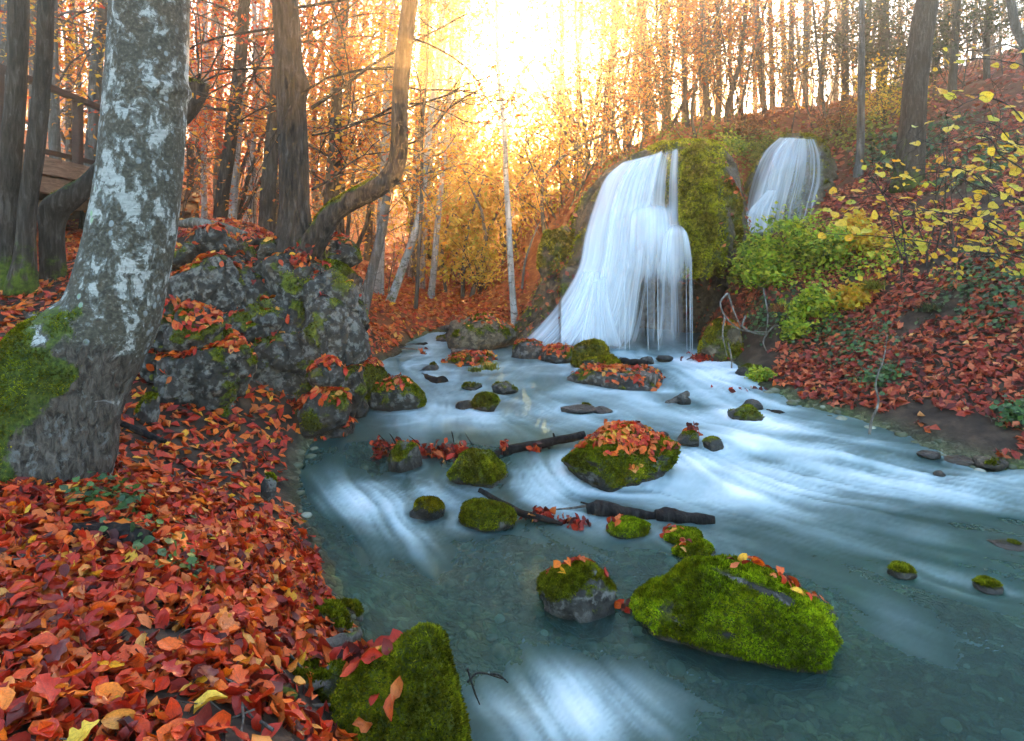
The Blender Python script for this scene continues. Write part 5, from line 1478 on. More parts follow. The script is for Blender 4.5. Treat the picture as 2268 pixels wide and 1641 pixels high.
# --- the large beech in front
rows = [(35,1120,2.62,168),(60,1040,2.66,170),(88,960,2.70,164),(118,880,2.72,152),(160,810,2.74,138),(205,755,2.76,116),(243,700,2.78,100),(270,610,2.80,91),(293,510,2.82,88),(309,400,2.84,85),(325,200,2.88,82),(331,0,2.92,80),(333,-400,3.0,76),(336,-900,3.1,70)]
rows = [(x_, y_, d_ + 0.30, w_) for x_, y_, d_, w_ in rows]
bp = np.array([(*P(x_, y_, d_), w_ / FPX * d_) for x_, y_, d_, w_ in rows])
path = spline(bp, 230)
beech = empty('beech_tree', None, 'large leaning beech with white lichen bark and mossy buttress, nearest on the left bank', 'tree')
seg = 110
V, F = tube(path[:, :3], path[:, 3], seg)
c = np.vstack([np.repeat(path[:, :3], seg, 0), path[:1, :3], path[-1:, :3]])
lowf = sstep(1.35, 0.7, V[:, 2])
th = np.arctan2(V[:, 1] - c[:, 1], V[:, 0] - c[:, 0])
V = V + (V - c) * (0.045 * fbm(V * np.array([5, 5, 2.0]), 3, 2) + lowf * (0.10 * fbm(V * 4.2, 4, 6) + 0.06 * np.cos(4 * th + 1.0)))[:, None]
V = V + (V - c) * (0.012 * fbm(V * np.array([22, 22, 40.0]), 3, 12) + lowf * 0.03 * fbm(V * 26, 3, 14))[:, None]
V = V + nrm(V - c) * (0.022 * np.exp(-((V[:, 2] - P(0, 165, 2.88)[2]) / 0.03) ** 2) * np.exp(-((V[:, 0] - c[:, 0] - 0.15) / 0.05) ** 2))[:, None]
N = vert_normals(V, F)
PXv = CX + FPX * V[:, 0] / V[:, 1]; PYv = HY - FPX * (V[:, 2] - CH) / V[:, 1]
side = (c[:, 0] - V[:, 0]) / np.maximum(np.linalg.norm(V - c, axis=1), 1e-3)
moss = np.clip(sstep(1.38, 1.10, V[:, 2]) * sstep(-0.3, 0.3, side - 0.15 + 0.62 * sstep(1.2, 0.85, V[:, 2]) + 0.5 * fbm(V * 7, 3, 33)), 0, 1)
low = np.clip(sstep(1.24, 0.84, V[:, 2]) * (0.62 + 0.5 * sstep(0.95, 0.5, -side)), 0, 1)
bt = mesh_obj('trunk', V, F, M_BEECH, beech, {'moss': moss, 'low': low})
T = np.vstack([F[0][:, [0, 1, 2]], F[0][:, [0, 2, 3]]])
moss_obj(V, T, sstep(0.5, 0.9, moss + 0.25 * fbm(V * 9, 3, 4)), 60000, 0.011, M_MOSS, bt, 41)
b = Buf(); tips = []
rngB = np.random.RandomState(4)
for k in range(12):
    f = rngB.randint(150, 228)
    az = rngB.uniform(0, 6.28)
    grow(b, path[f, :3], (math.cos(az), math.sin(az), 0.6), 2.2, 0.04, rngB, 2, tips)
buf_obj('branches', b, M_GREYBARK, beech, 'moss')['kind'] = 'stuff'
parts = []
add_leaves(parts, np.array(tips), rngB, 0.08, T_DIA, 0.25, 2)
cloud_obj('crown', parts, M_LEAF['orange'], beech)
settle(beech, bp[1, :3])

# --- slender twin stems on the left edge
twin = empty('twin_tree', None, 'slender grey tree with two stems from one mossy base at the left edge', 'tree')
for rws, sd_ in (([(28,650,5.6,34),(18,560,5.6,25),(20,400,5.6,22),(32,250,5.6,21),(40,100,5.6,20),(42,-60,5.6,20),(45,-500,5.6,16)], 3), ([(45,655,5.55,34),(55,560,5.55,20),(62,450,5.55,18),(80,320,5.55,18),(95,160,5.55,17),(102,0,5.5,16),(115,-450,5.5,15)], 5)):
    pth = spline(np.array([(*P(a, b_, c_), w_ / FPX * c_) for a, b_, c_, w_ in rws]), 60)
    V, F = trunk_mesh(pth, 24, sd_, 0.10, 0.1)
    mesh_obj('stem', V, F, M_OAKBARK, twin, {'moss': np.clip(0.65 * sstep(1.9, 1.1, V[:, 2]) + 0.25 * fbm(V * 4, 2, sd_) + 0.12, 0, 1)})
settle(twin, P(35, 640, 5.6))

# --- crooked mossy tree with a broken top
pth = spline(np.array([(*P(a, b_, c_), w_ / FPX * c_) for a, b_, c_, w_ in [(112,675,6.0,30),(118,600,6.0,24),(116,520,6.0,24),(122,465,6.0,30),(150,440,6.0,28),(190,412,6.05,22),(235,368,6.1,21),(330,300,6.2,21),(400,258,6.25,22),(428,215,6.3,25),(440,180,6.3,24)]]), 80)
V, F = trunk_mesh(pth, 26, 8, 0.12, 0.0)
ck = empty('crooked_tree', None, 'crooked mossy trunk bending behind the large beech to a broken stub', 'tree')
N = vert_normals(V, F)
m = np.clip(0.55 * N[:, 2] + 0.5 * sstep(1.9, 1.2, V[:, 2]) * (0.6 + fbm(V * 5, 2, 2)) + 0.15, 0, 1)
o = mesh_obj('trunk', V, F, M_OAKBARK, ck, {'moss': m})
T = np.vstack([F[0][:, [0, 1, 2]], F[0][:, [0, 2, 3]]])
moss_obj(V, T, sstep(0.55, 0.9, m), 5000, 0.018, M_MOSS, o, 3)
b = Buf(); tips = []
rngB = np.random.RandomState(14)
for k in range(9):
    grow(b, P(440, 185, 6.3) if k % 2 else P(425, 225, 6.3), (rngB.uniform(-0.9, 1.3), rngB.uniform(-0.4, 0.4), 0.9), rngB.uniform(0.5, 1.1), 0.011, rngB, 1, tips, 4, 0.0, 0.2)
buf_obj('twigs', b, M_DARKBARK, ck, 'moss')['kind'] = 'stuff'
settle(ck, P(115, 660, 6.0))

# --- two stemmed tree on the outcrop
oak = empty('two_stemmed_tree', None, 'furrowed brown tree on the outcrop with one straight and one curved mossy stem', 'tree')
pth = spline(np.array([(*P(a, b_, c_), w_ / FPX * c_) for a, b_, c_, w_ in [(655,640,5.85,48),(655,575,5.85,40),(653,500,5.85,33),(650,380,5.85,32),(645,250,5.85,31),(638,120,5.85,29),(632,0,5.85,27),(625,-300,5.9,25),(630,-700,6,22)]]), 130)
V, F = trunk_mesh(pth, 48, 6, 0.05, 0.0)
c = np.vstack([np.repeat(pth[:, :3], 48, 0), pth[:1, :3], pth[-1:, :3]])
th = np.arctan2(V[:, 1] - c[:, 1], V[:, 0] - c[:, 0])
fl_ = sstep(1.95, 1.35, V[:, 2])
V = V + (V - c) * (fl_ * (0.25 + 0.45 * np.maximum(0, np.cos(th - 3.0)) ** 2 + 0.2 * np.cos(3 * th)))[:, None] * np.array([1, 1, 0.1])
kn = P(0, 190, 5.85)[2]
V = V + nrm(V - c) * (0.045 * np.exp(-((V[:, 2] - kn) / 0.10) ** 2) * np.maximum(0, np.cos(th + 0.2)))[:, None]
V = V + nrm(V - c) * (0.006 * ridge(np.stack([th * 5, V[:, 2] * 2.2, 0 * th], -1), 2, 3))[:, None]
mesh_obj('stem', V, F, M_OAKBARK, oak, {'moss': np.clip(0.55 * sstep(1.9, 1.2, V[:, 2]) + 0.35 * np.exp(-((V[:, 2] - kn) / 0.15) ** 2) + 0.12 * fbm(V * 4, 2), 0, 1)})
pth = spline(np.array([(*P(a, b_, c_), w_ / FPX * c_) for a, b_, c_, w_ in [(672,570,5.80,33),(705,520,5.78,27),(740,470,5.75,24),(790,438,5.73,22),(845,410,5.7,22),(874,372,5.7,21),(884,320,5.7,19),(884,250,5.7,18),(890,150,5.7,18),(900,60,5.7,18),(910,-20,5.7,18),(935,-300,5.8,18),(950,-700,5.9,14)]]), 150)
V, F = trunk_mesh(pth, 36, 9, 0.07, 0.0)
N = vert_normals(V, F)
m = np.clip(0.8 * N[:, 2] + 0.25 * fbm(V * 6, 2, 4) + 0.12 * sstep(2.4, 1.8, V[:, 2]), 0, 1)
o = mesh_obj('stem', V, F, M_OAKBARK, oak, {'moss': m})
o['label'] = 'curved stem with green moss along its top'
T = np.vstack([F[0][:, [0, 1, 2]], F[0][:, [0, 2, 3]]])
moss_obj(V, T, sstep(0.5, 0.85, m), 5000, 0.018, M_MOSS, o, 6)
b = Buf(); tips = []
rngB = np.random.RandomState(24)
for q, dr, ln, r in [((895,150),(-1,0.2,0.05),1.7,0.016),((888,225),(-0.9,0.3,-0.1),1.5,0.012),((690,240),(1,0.1,0.6),1.6,0.018),((690,300),(1,-0.1,0.15),1.3,0.01),((690,420),(1,0.2,0.45),1.0,0.012),((885,190),(1,0.2,0.1),0.9,0.011),((880,230),(1,0.3,0.35),1.1,0.012),
                     ((878,330),(1,0.4,0.5),1.0,0.011),((630,60),(-1,0.2,0.3),1.6,0.014),((620,150),(-1,0.3,0.1),1.7,0.012),((900,80),(1,0.2,-0.25),1.0,0.011),((640,20),(1,0,0.25),1.9,0.014)]:
    grow(b, P(*q, 5.8), dr, ln, r, rngB, 2, tips, 5, 0.15, 0.16)
buf_obj('branches', b, M_OAKBARK, oak, 'moss')['kind'] = 'stuff'
parts = []
add_leaves(parts, np.array(tips)[::3], rngB, 0.055, T_MID, 0.10, 1)
cloud_obj('leaves', parts, M_LEAF['orange'], oak)
# surface roots
for k, q in enumerate([[(640,560,5.9),(600,575,5.7),(560,585,5.6)], [(625,545,6.0),(590,535,6.1),(550,540,6.1)], [(660,590,5.75),(690,610,5.6),(690,650,5.55)]]):
    log('root', None, [P(*c_) for c_ in q], [0.06, 0.04, 0.015], M_OAKBARK, seed=90 + k, parent=oak, moss=0.4)
settle(oak, P(655, 590, 5.85))

# --- trees one can tell apart behind (base x, top x, depth, widths in picture)
TREES = [
 ('leaning_beech','grey beech leaning right behind the wooden platform railing',185,228,10.5,27,25,M_GREYBARK,'red',12,{}),
 ('beech','straight grey beech behind the twin stems',122,118,9.5,24,20,M_GREYBARK,'gold',12,{}),
 ('beech','thin grey trunk between the railing post and the twin stems',150,160,13,13,11,M_GREYBARK,'gold',14,{}),
 ('beech','pale trunk at the very left edge behind the deck',5,8,11,26,22,M_GREYBARK,'orange',8,{}),
 ('beech','thin grey trunk seen behind the first stem of the twin tree',72,74,12,22,18,M_GREYBARK,'orange',10,{}),
 ('beech','thin trunk just left of the large beech',236,242,12,14,12,M_GREYBARK,'gold',14,{}),
 ('beech','brown leaning beech between the large beech and the two stemmed tree',478,546,10.5,29,24,M_OAKBARK,'red',22,{}),
 ('birch','pale birch right against the brown leaning beech',508,548,11.5,18,12,M_PALEBARK,'orange',22,{}),
 ('beech','dark stout trunk just left of the two stemmed tree',586,622,10,36,24,M_OAKBARK,'red',16,{}),
 ('birch','slim pale trunk right of the large beech',452,455,15,12,10,M_PALEBARK,'red',22,{}),
 ('birch','slim pale trunk in the orange leaves beside the stub',425,440,17,11,9,M_PALEBARK,'orange',18,{}),
 ('birch','pale straight trunk between the pale birch and the dark stout trunk',556,566,14,14,11,M_PALEBARK,'red',18,{}),
 ('beech','brown trunk right of the straight stem of the two stemmed tree',718,762,10.5,26,20,M_OAKBARK,'orange',24,{}),
 ('birch','pale trunk under the curved stem',738,742,13,20,14,M_PALEBARK,'orange',16,{}),
 ('birch','lichen spotted trunk below the bend of the curved stem',836,868,12,21,12,M_PALEBARK,'gold',14,{}),
 ('birch','leaning grey birch nearest the side stream',796,905,9.4,25,10,M_GREYBARK,'orange',8,{'mid':((818,610),(852,470)),'moss':0.2}),
 ('birch','leaning pale birch with mossy foot behind the nearest leaning one',858,985,11.0,19,10,M_PALEBARK,'gold',12,{'mid':((890,600),(930,470)),'moss':0.5}),
 ('sapling','thin dark sapling in front of the leafy slope',920,948,10.5,9,5,M_DARKBARK,'gold',6,{}),
 ('birch','short spaced pale trunk left of the brightest one on the slope',934,1000,14,12,8,M_PALEBARK,'gold',14,{'mid':((936,600),(950,400))}),
 ('birch','bright straight birch at the foot of the leafy slope',953,1012,12.5,15,8,M_PALEBARK,'gold',14,{'mid':((960,600),(985,330))}),
 ('birch','slender pale trunk leaning towards the sun',905,1032,15,13,8,M_PALEBARK,'gold',14,{'mid':((915,540),(975,260))}),
 ('birch','lone slender birch in front of the low sun',1143,1099,9.6,15,8,M_PALEBARK,None,0,{'mid':((1133,566),(1117,345),(1100,138)),'branches':9,'blen':0.9}),
 ('beech','hazy trunk right of the low sun above the slope',1432,1418,17,14,12,M_GREYBARK,'gold',10,{}),
 ('beech','hazy straight trunk above the main waterfall, second from the sun',1471,1474,16,15,13,M_GREYBARK,'orange',12,{}),
 ('tree','dark thin trunk above the crest of the main waterfall',1525,1506,13.5,11,9,M_DARKBARK,'orange',8,{}),
 ('beech','grey trunk above the moss cushion',1568,1556,15,15,12,M_GREYBARK,'orange',16,{}),
 ('beech','paler grey trunk just right of the one above the moss cushion',1592,1588,16,13,11,M_GREYBARK,'orange',14,{}),
 ('tree','dark crooked trunk curving right above the gap between the falls',1610,1655,14,12,9,M_DARKBARK,'brown',6,{'mid':((1612,240),(1640,140))}),
 ('beech','thin grey trunk above the left side of the second waterfall',1694,1672,16,13,11,M_GREYBARK,'gold',3,{}),
 ('beech','grey trunk directly behind the top of the second waterfall',1750,1752,17,13,11,M_GREYBARK,'gold',3,{}),
 ('beech','grey trunk right of the top of the second waterfall',1780,1786,17.5,13,11,M_GREYBARK,'gold',3,{}),
 ('beech','smooth slender grey tree on the bank right of the second waterfall',1900,1907,10.6,17,12,M_GREYBARK,None,0,{'branches':10,'blen':0.9,'flare':0.5}),
 ('old_tree','thick gnarled old trunk with moss at the upper right',2008,2052,9.6,60,44,M_OAKBARK,None,0,{'branches':12,'blen':1.6,'moss':0.45,'bstart':0.5,'seg':28,'mid':((2022,300),(2030,180))}),
 ('tree','dark ivy clad tree left of the thick gnarled trunk',1952,1960,14,20,16,M_DARKBARK,'ivy',26,{'bstart':0.15,'blen':1.0}),
 ('tree','dark ivy clad tree beside the smooth slender tree',1868,1872,15,16,14,M_DARKBARK,'ivy',20,{'bstart':0.2,'blen':1.0}),
 ('tree','dark trunk between the ivy clad trees',1918,1925,16.5,15,12,M_DARKBARK,'ivy',12,{'bstart':0.3}),
 ('tree','dark ivy clad tree right of the thick gnarled trunk',2110,2120,13,18,14,M_DARKBARK,'ivy',24,{'bstart':0.2,'blen':1.2}),
 ('tree','thin dark tree near the upper right corner',2185,2190,13,14,11,M_DARKBARK,'ivy',10,{'bstart':0.3,'blen':1.2}),
 ('beech','pale bent trunk in the upper right corner',2290,2235,9.5,22,18,M_GREYBARK,None,0,{'mid':((2270,120),(2245,60)),'branches':10,'blen':1.3}),
 ('sapling','thin crooked dark sapling above the moss cushion',1540,1600,12.8,7,4,M_DARKBARK,'orange',5,{'mid':((1530,240),(1560,120))}),
 ('sapling','thin dark sapling left of the second waterfall',1660,1700,12.6,7,4,M_DARKBARK,'gold',3,{'mid':((1640,240),(1665,120))}),
 ('sapling','bare dark sapling above the second waterfall',1830,1800,13,7,4,M_DARKBARK,None,0,{}),
]
for k, (nm, lb, bx, tx, d, w0, w1, bk, lf, nl, kw) in enumerate(TREES):
    a = dict(branches=17, blen=1.9 if d > 9 else 1.2)
    a.update(kw)
    tree(nm, lb, bx, tx, d, w0, w1, bk, 300 + k, lf, nl, 0.085, **a)
# background trunks: labelled by where they show, what bark and which leaves they have
rngT = np.random.RandomState(99)
LEFT_SLOTS = [(-60, 15, 'at the left edge behind the deck'), (110, 150, 'behind the twin stems'), (160, 240, 'behind the platform railing'), (412, 470, 'just right of the large beech'), (470, 530, 'behind the brown leaning beech'),
              (530, 600, 'left of the two stemmed tree'), (692, 745, 'close right of the straight stem'), (745, 800, 'inside the bend of the curved stem'), (800, 870, 'below the curved stem'), (905, 960, 'right of the curved stem'), (960, 1040, 'left of the lone birch')]
RIGHT_SLOTS = [(1240, 1320, 'on the glowing slope right of the sun'), (1320, 1420, 'above the left shoulder of the main falls'), (1420, 1500, 'above the crest of the main falls'), (1500, 1600, 'above the moss cushion'), (1600, 1700, 'between the two waterfalls'),
               (1700, 1800, 'above the second waterfall'), (1800, 1900, 'left of the smooth slender tree'), (1915, 1995, 'left of the thick gnarled trunk'), (2060, 2150, 'right of the thick gnarled trunk'), (2150, 2260, 'in the upper right corner')]
for slots, n_each, right in ((LEFT_SLOTS, 4, False), (RIGHT_SLOTS, 4, True)):
    for s0, s1, where in slots:
        for k in range(n_each):
            bx = s0 + (s1 - s0) * (k + rngT.uniform(0.1, 0.9)) / n_each
            d = (16, 21, 26, 30)[k] + rngT.uniform(-1, 1.5) if not right else (17, 21, 26, 31)[k] + rngT.uniform(-1, 1.5)
            w = rngT.uniform(0.10, 0.24) * FPX / d
            pale = rngT.uniform() < (0.6 if not right else 0.0)
            if right:
                pal = 'orange' if bx < 1620 else ('gold' if bx < 1720 else 'brown')
                bark = M_GREYBARK if rngT.uniform() < 0.5 else M_DARKBARK
            else:
                pal = rngT.choice(['red', 'orange', 'gold'], p=[0.45, 0.3, 0.25]) if bx < 640 else rngT.choice(['orange', 'gold', 'yellow'], p=[0.3, 0.4, 0.3])
                bark = M_PALEBARK if pale else M_GREYBARK
            lab = '%s %s trunk %s, %s' % (('nearest', 'second nearest', 'farther', 'farthest')[k], 'pale' if pale else ('dark' if bark is M_DARKBARK else 'grey'), where, 'hung with %s leaves' % pal if not right or bx < 1650 else 'almost bare')
            tree('birch' if not right else 'beech', lab, bx, bx + rngT.normal(14 if not right else 0, 18), d, w, w * 0.7, bark, (500 if right else 400) + int(bx), pal, 9 if not right else (6 if bx < 1620 else 1), 0.12,
                 group='far trees above the falls' if right else 'far trees on the left hillside', branches=12 if not right else 20, blen=2.2, seg=8, depth=1, bstart=0.2 if not right else 0.12, spread=0.28)

# --- understory trees with bright leaves
rngU = np.random.RandomState(123)
def leafy(name, label, px, py, d, h, pal, n, seed, size=0.09, spread=0.22, nst=4, r0=0.02, lean=(0, 0, 1), nl=6):
    rng = np.random.RandomState(seed)
    root = empty(name, None, label, 'shrub')
    q = P(px, py, d)
    q[2] = max(q[2], float(gz(q[0], q[1]))) if py > 500 else q[2]
    g = float(gz(q[0], q[1]))
    base = np.array([q[0], q[1], g - 0.05])
    b = Buf(); tips = []
    for k in range(nst):
        grow(b, base, np.array(lean) + np.array([rng.normal(0, 0.35), rng.normal(0, 0.35), 0.3]), h * rng.uniform(0.7, 1.1), r0, rng, 3 if h > 2 else 2, tips, 5, 0.2, 0.13)
    buf_obj('branches', b, M_DARKBARK, root, 'moss')['kind'] = 'stuff'
    parts = []
    tp = np.array(tips)
    tp = tp[tp[:, 2] > base[2] + 0.2 * h]
    add_leaves(parts, tp, rng, size, T_DIA, spread, nl)
    cloud_obj('crown', parts, M_LEAF[pal], root)
    settle(root, base)
leafy('maple','red leaved maple behind the large beech',500,430,14,6.5,'red',5,11,0.13,0.35,5,0.05)
leafy('maple','second red maple behind the two stemmed tree',600,440,15,7,'red',5,12,0.13,0.35,5,0.05)
leafy('maple','orange maple left of the large beech',190,400,15,6.5,'orange',5,13,0.13,0.35,5,0.05)
leafy('hornbeam','golden hornbeam between the two stems',760,480,13,5.5,'gold',5,14,0.12,0.35,5,0.05)
leafy('hornbeam','yellow hornbeam right of the curved stem',950,560,18,7.5,'yellow',5,15,0.14,0.4,5,0.06)
leafy('hornbeam','yellow sunlit hornbeam left of the lone birch',1040,580,20,7,'yellow',5,16,0.14,0.4,5,0.06)
leafy('hornbeam','golden sunlit hornbeam under the low sun',1180,560,22,6,'gold',5,17,0.14,0.4,6,0.06)
leafy('hornbeam','orange hornbeam on the slope right of the sun',1300,420,15,4.5,'orange',5,18,0.12,0.3,6,0.04)
leafy('hornbeam','golden hornbeam higher on the slope right of the sun',1380,390,17,6.0,'gold',5,19,0.12,0.3,6,0.04)
leafy('hornbeam','rusty hornbeam above the main waterfall',1480,330,15,5.5,'orange',5,20,0.12,0.3,5,0.04)
leafy('hornbeam','tall golden tree left of the low sun',985,580,19,7.0,'gold',5,21,0.13,0.4,5,0.06)
leafy('shrub','brown shrub on the plateau right of the second waterfall',1860,310,12.2,0.5,'brown',5,37,0.07,0.12,8,0.01)
leafy('shrub','rusty shrub between the two cliff tops',1650,318,12.6,0.6,'brown',5,38,0.07,0.12,8,0.01)
leafy('shrub','yellow green shrub at the bend of the side stream',1062,650,12.5,1.1,'yellow',5,31,0.085,0.14,7,0.012)
leafy('shrub','green shrub on the plateau left of the second waterfall',1620,318,12.2,0.35,'green',5,32,0.07,0.12,8,0.01)
leafy('shrub','green shrub on the plateau above the moss cushion',1570,315,12.0,0.3,'green',5,33,0.07,0.12,8,0.01)
leafy('shrub','pale shrub between the two cliff tops',1690,315,12.2,0.35,'grass',5,34,0.06,0.12,8,0.01)
leafy('shrub','yellow shrub on the bank behind the smooth slender tree',1960,270,12.0,0.9,'yellow',5,35,0.075,0.14,8,0.01)
# --- green shrubs on the right bank
for k, (px, py, d, h, pal, lb, sz) in enumerate([(1665,610,8.7,0.75,'green','bright green shrub overhanging the cave right of the falls',0.055),(1740,590,8.5,0.85,'green','tall bright green shrub below the second waterfall',0.06),
      (1820,580,8.4,0.7,'green','light green shrub in the middle of the right bank top',0.06),(1900,570,8.4,0.65,'yellow','yellow green shrub under the hazel',0.06),(1700,620,8.3,0.45,'green','low green shrub at the lip of the bank',0.055),
      (1800,650,7.6,0.4,'green','small green shrub half way up the right bank',0.055),(1760,700,7.4,0.22,'green','green sprig on the bare scar of the bank',0.05),(1690,830,6.8,0.16,'green','green sprig at the right shore',0.045),(1880,640,7.5,0.35,'yellow','yellow leaved sprig on the right bank slope',0.055),(1640,560,9.2,0.3,'green','small green shrub above the cave mouth',0.05)]):
    leafy('shrub', lb, px, py, d, h * 0.62, pal, 6, 600 + k, sz * 1.45, 0.06 * h / 0.6 + 0.02, 11, 0.006, (0, -0.1, 0.8), 5)

# --- hazel with big yellow leaves reaching in from the right
hz = empty('hazel_bush', None, 'hazel bush with large yellow leaves reaching in from the right', 'shrub')
rngH = np.random.RandomState(5)
leafmesh = []
for k in range(8):
    L = shaped_leaves(T_ROUND, 1, rngH, fold=(0.02, 0.35), curl=(-0.7, 0.9), twist=0.3)[0]
    me = make_mesh('leaf', L, T_ROUND[1], None, T_ROUND[2]); me.materials.append(M_HAZEL); leafmesh.append(me)
HZ = [([(2400,640,5.2),(2200,560,5.1),(2000,520,5.0),(1810,500,4.9)],16,0.075),([(2400,560,5.2),(2200,500,5.1),(2050,450,5.0),(1860,420,4.9)],16,0.075),([(2420,520,5.0),(2250,440,4.8),(2120,400,4.7),(1910,405,4.7)],16,0.07),
      ([(2420,500,4.8),(2280,380,4.6),(2160,320,4.5),(2020,300,4.5)],16,0.07),([(2420,420,4.4),(2300,300,4.2),(2200,220,4.1),(2080,245,4.0)],12,0.075),([(2420,600,4.9),(2300,480,4.7),(2200,420,4.6),(2080,360,4.6)],16,0.07),
      ([(2420,640,5.4),(2300,560,5.3),(2150,500,5.2),(1980,460,5.2)],20,0.07),([(2420,300,5.5),(2300,180,5.4),(2200,130,5.4),(2060,160,5.4)],14,0.06),([(2420,680,5.6),(2280,600,5.5),(2140,560,5.4),(2010,545,5.4)],20,0.065),
      ([(2420,380,4.9),(2300,340,4.8),(2230,290,4.7),(2150,260,4.7)],12,0.07),([(2420,560,5.8),(2260,450,5.7),(2120,380,5.6),(2000,370,5.6)],20,0.065),([(2420,580,5.0),(2250,520,4.9),(2100,480,4.9),(1960,500,4.9)],20,0.065),([(2420,450,5.3),(2320,360,5.2),(2250,330,5.2),(2190,300,5.2)],14,0.065)]
b = Buf(); nlf = 0
for q, nlv, sz in HZ:
    pth = wobble_path(np.array([(*P(*c_), 0) for c_ in q]), 40, rngH, 0.06)[:, :3]
    v, f = tube(pth, np.linspace(0.009, 0.0022, 40), 6); b.add(v, f, 0)
    for k in range(nlv + 2):
        i = rngH.randint(10, 40) if k else 39
        s = pth[i]
        off = rngH.normal(0, 1, 3) * np.array([0.10, 0.10, 0.05])
        e = s + off
        v, f = tube(np.array([s, (s + e) / 2 + [0, 0, 0.01], e]), [0.002, 0.0016, 0.0012], 4); b.add(v, f, 0)
        o = bpy.data.objects.new('leaf', leafmesh[rngH.randint(8)]); link(o, hz)
        nv = nrm((rngH.normal(0, 0.4, 3) + np.array([0, -0.55, 0.75]))[None])
        R = frames(nv, np.array([rngH.uniform(0, 6.28)]))[0] * sz * rngH.uniform(0.7, 1.3)
        M = np.eye(4); M[:3, :3] = R; M[:3, 3] = e
        o.matrix_local = Matrix(M.tolist()); o['rnd'] = float(rngH.beta(1.6, 1.3)); nlf += 1
buf_obj('branches', b, M_DARKBARK, hz, 'moss')['kind'] = 'stuff'
# smaller leaves deeper in the bush
rr = []
pp = np.array([P(rngH.uniform(1900, 2300), rngH.uniform(340, 620), rngH.uniform(5.5, 7.2)) for _ in range(220)])
rr.append(leaf_cloud(pp, nrm(rngH.normal(0, 0.45, pp.shape) + np.array([0, -0.5, 0.7])), 0.06 * rngH.uniform(0.6, 1.2, len(pp)), rngH, T_RLO))
o = cloud_obj('inner_leaves', rr, M_LEAF['yellow'], hz); o['kind'] = 'stuff'
b = Buf(); tips = []
for k in range(12):
    grow(b, P(rngH.uniform(1980, 2300), rngH.uniform(560, 640), rngH.uniform(6.2, 7.2)), (rngH.uniform(-0.6, 0.3), rngH.uniform(-0.5, 0.1), 1), rngH.uniform(0.8, 1.4), 0.01, rngH, 2, tips, 5, 0.1, 0.15)
buf_obj('stems', b, M_DARKBARK, hz, 'moss')['kind'] = 'stuff'
settle(hz, P(2400, 640, 5.2))

# ------------------------------------------------------------------ ground plants
def tuft(label, px, py, d, h, w, n, pal, seed, name='grass_tuft', cat='grass tuft', droop=1.0):
    rng = np.random.RandomState(seed)
    c = P(px, py, d)
    V = []; 
    for k in range(n):
        a = rng.uniform(0, 6.28); o0 = c + np.array([rng.normal(0, w * 0.22), rng.normal(0, w * 0.22), 0])
        dr = np.array([math.cos(a), math.sin(a), 0]) * rng.uniform(0.2, 1.0) * w
        L = h * rng.uniform(0.5, 1.1)
        t = np.linspace(0, 1, 5)[:, None]
        p = o0 + dr * t ** 1.4 + np.array([0, 0, 1.0]) * L * (t - 0.55 * droop * t ** 2.2)
        s = nrm(np.cross(dr + 1e-6, [0, 0, 1.0])) * (0.0045 * (1.02 - t))
        V.append(np.stack([p - s, p + s], 1))
    V = np.array(V)
    f0 = np.array([[0, 1, 3, 2], [2, 3, 5, 4], [4, 5, 7, 6], [6, 7, 9, 8]])
    F = (f0[None] + (np.arange(n) * 10)[:, None, None]).reshape(-1, 4)
    o = mesh_obj(name, V.reshape(-1, 3), F, M_LEAF[pal], None, {'rnd': np.repeat(rng.uniform(size=n), 10)})
    tag(o, label, cat)
tuft('bright green grass tuft on the gravel bar before the boulder', 1085, 818, 7.05, 0.16, 0.16, 260, 'grass', 1)
tuft('green grass tuft left of the bright one on the gravel bar', 1052, 822, 7.05, 0.10, 0.14, 160, 'grass', 2)
tuft('rusty dry grass tuft on the right bank', 2058, 800, 6.0, 0.24, 0.2, 200, 'brown', 3)
tuft('dark grass tuft near the right edge above the rusty one', 2130, 735, 6.2, 0.22, 0.25, 160, 'ivy', 4)
tuft('dark grass tuft on the upper right bank', 2200, 780, 5.9, 0.22, 0.25, 160, 'ivy', 5)
tuft('grass tuft on the mossy boulder beside the falls', 1605, 770, 7.75, 0.25, 0.16, 160, 'grass', 6)
tuft('dry grass tuft hanging on the scar of the right bank', 1720, 690, 7.6, 0.2, 0.16, 120, 'brown', 7)
tuft('yellowish grass clump under the green shrubs', 1930, 640, 7.4, 0.25, 0.25, 200, 'grass', 8)
tuft('dark grass tuft in the middle of the right bank', 2060, 690, 6.6, 0.2, 0.22, 140, 'ivy', 9)

def ivy(label, spots, n, size, seed, mat=None, up=0.05):
    rng = np.random.RandomState(seed)
    P_ = []
    for (px, py, d, r) in spots:
        c = P(px, py, d)
        xy = rng.normal(0, r * 0.5, (n, 2)) + c[:2]
        P_.append(np.column_stack([xy, gz(xy[:, 0], xy[:, 1]) + np.abs(rng.normal(0.02, up, n))]))
    p = np.vstack(P_)
    nv = nrm(gnormal(p[:, 0], p[:, 1]) + rng.normal(0, 0.4, p.shape))
    o = cloud_obj('ivy', [leaf_cloud(p, nv, size * rng.uniform(0.5, 1.2, len(p)), rng, T_RLO, fold=(0.0, 0.3), curl=(-0.5, 0.8))], mat or M_IVYOBJ)
    tag(o, label, kind='stuff')
ivy('ivy leaves at the foot of the large beech', [(190,1055,2.6,0.10),(240,1040,2.62,0.09),(285,1070,2.6,0.08)], 70, 0.035, 1)
ivy('ivy trailing through the leaves of the left bank', [(300,1190,2.4,0.10),(350,1210,2.35,0.12),(410,1230,2.3,0.09),(430,1250,2.3,0.07)], 26, 0.04, 2)
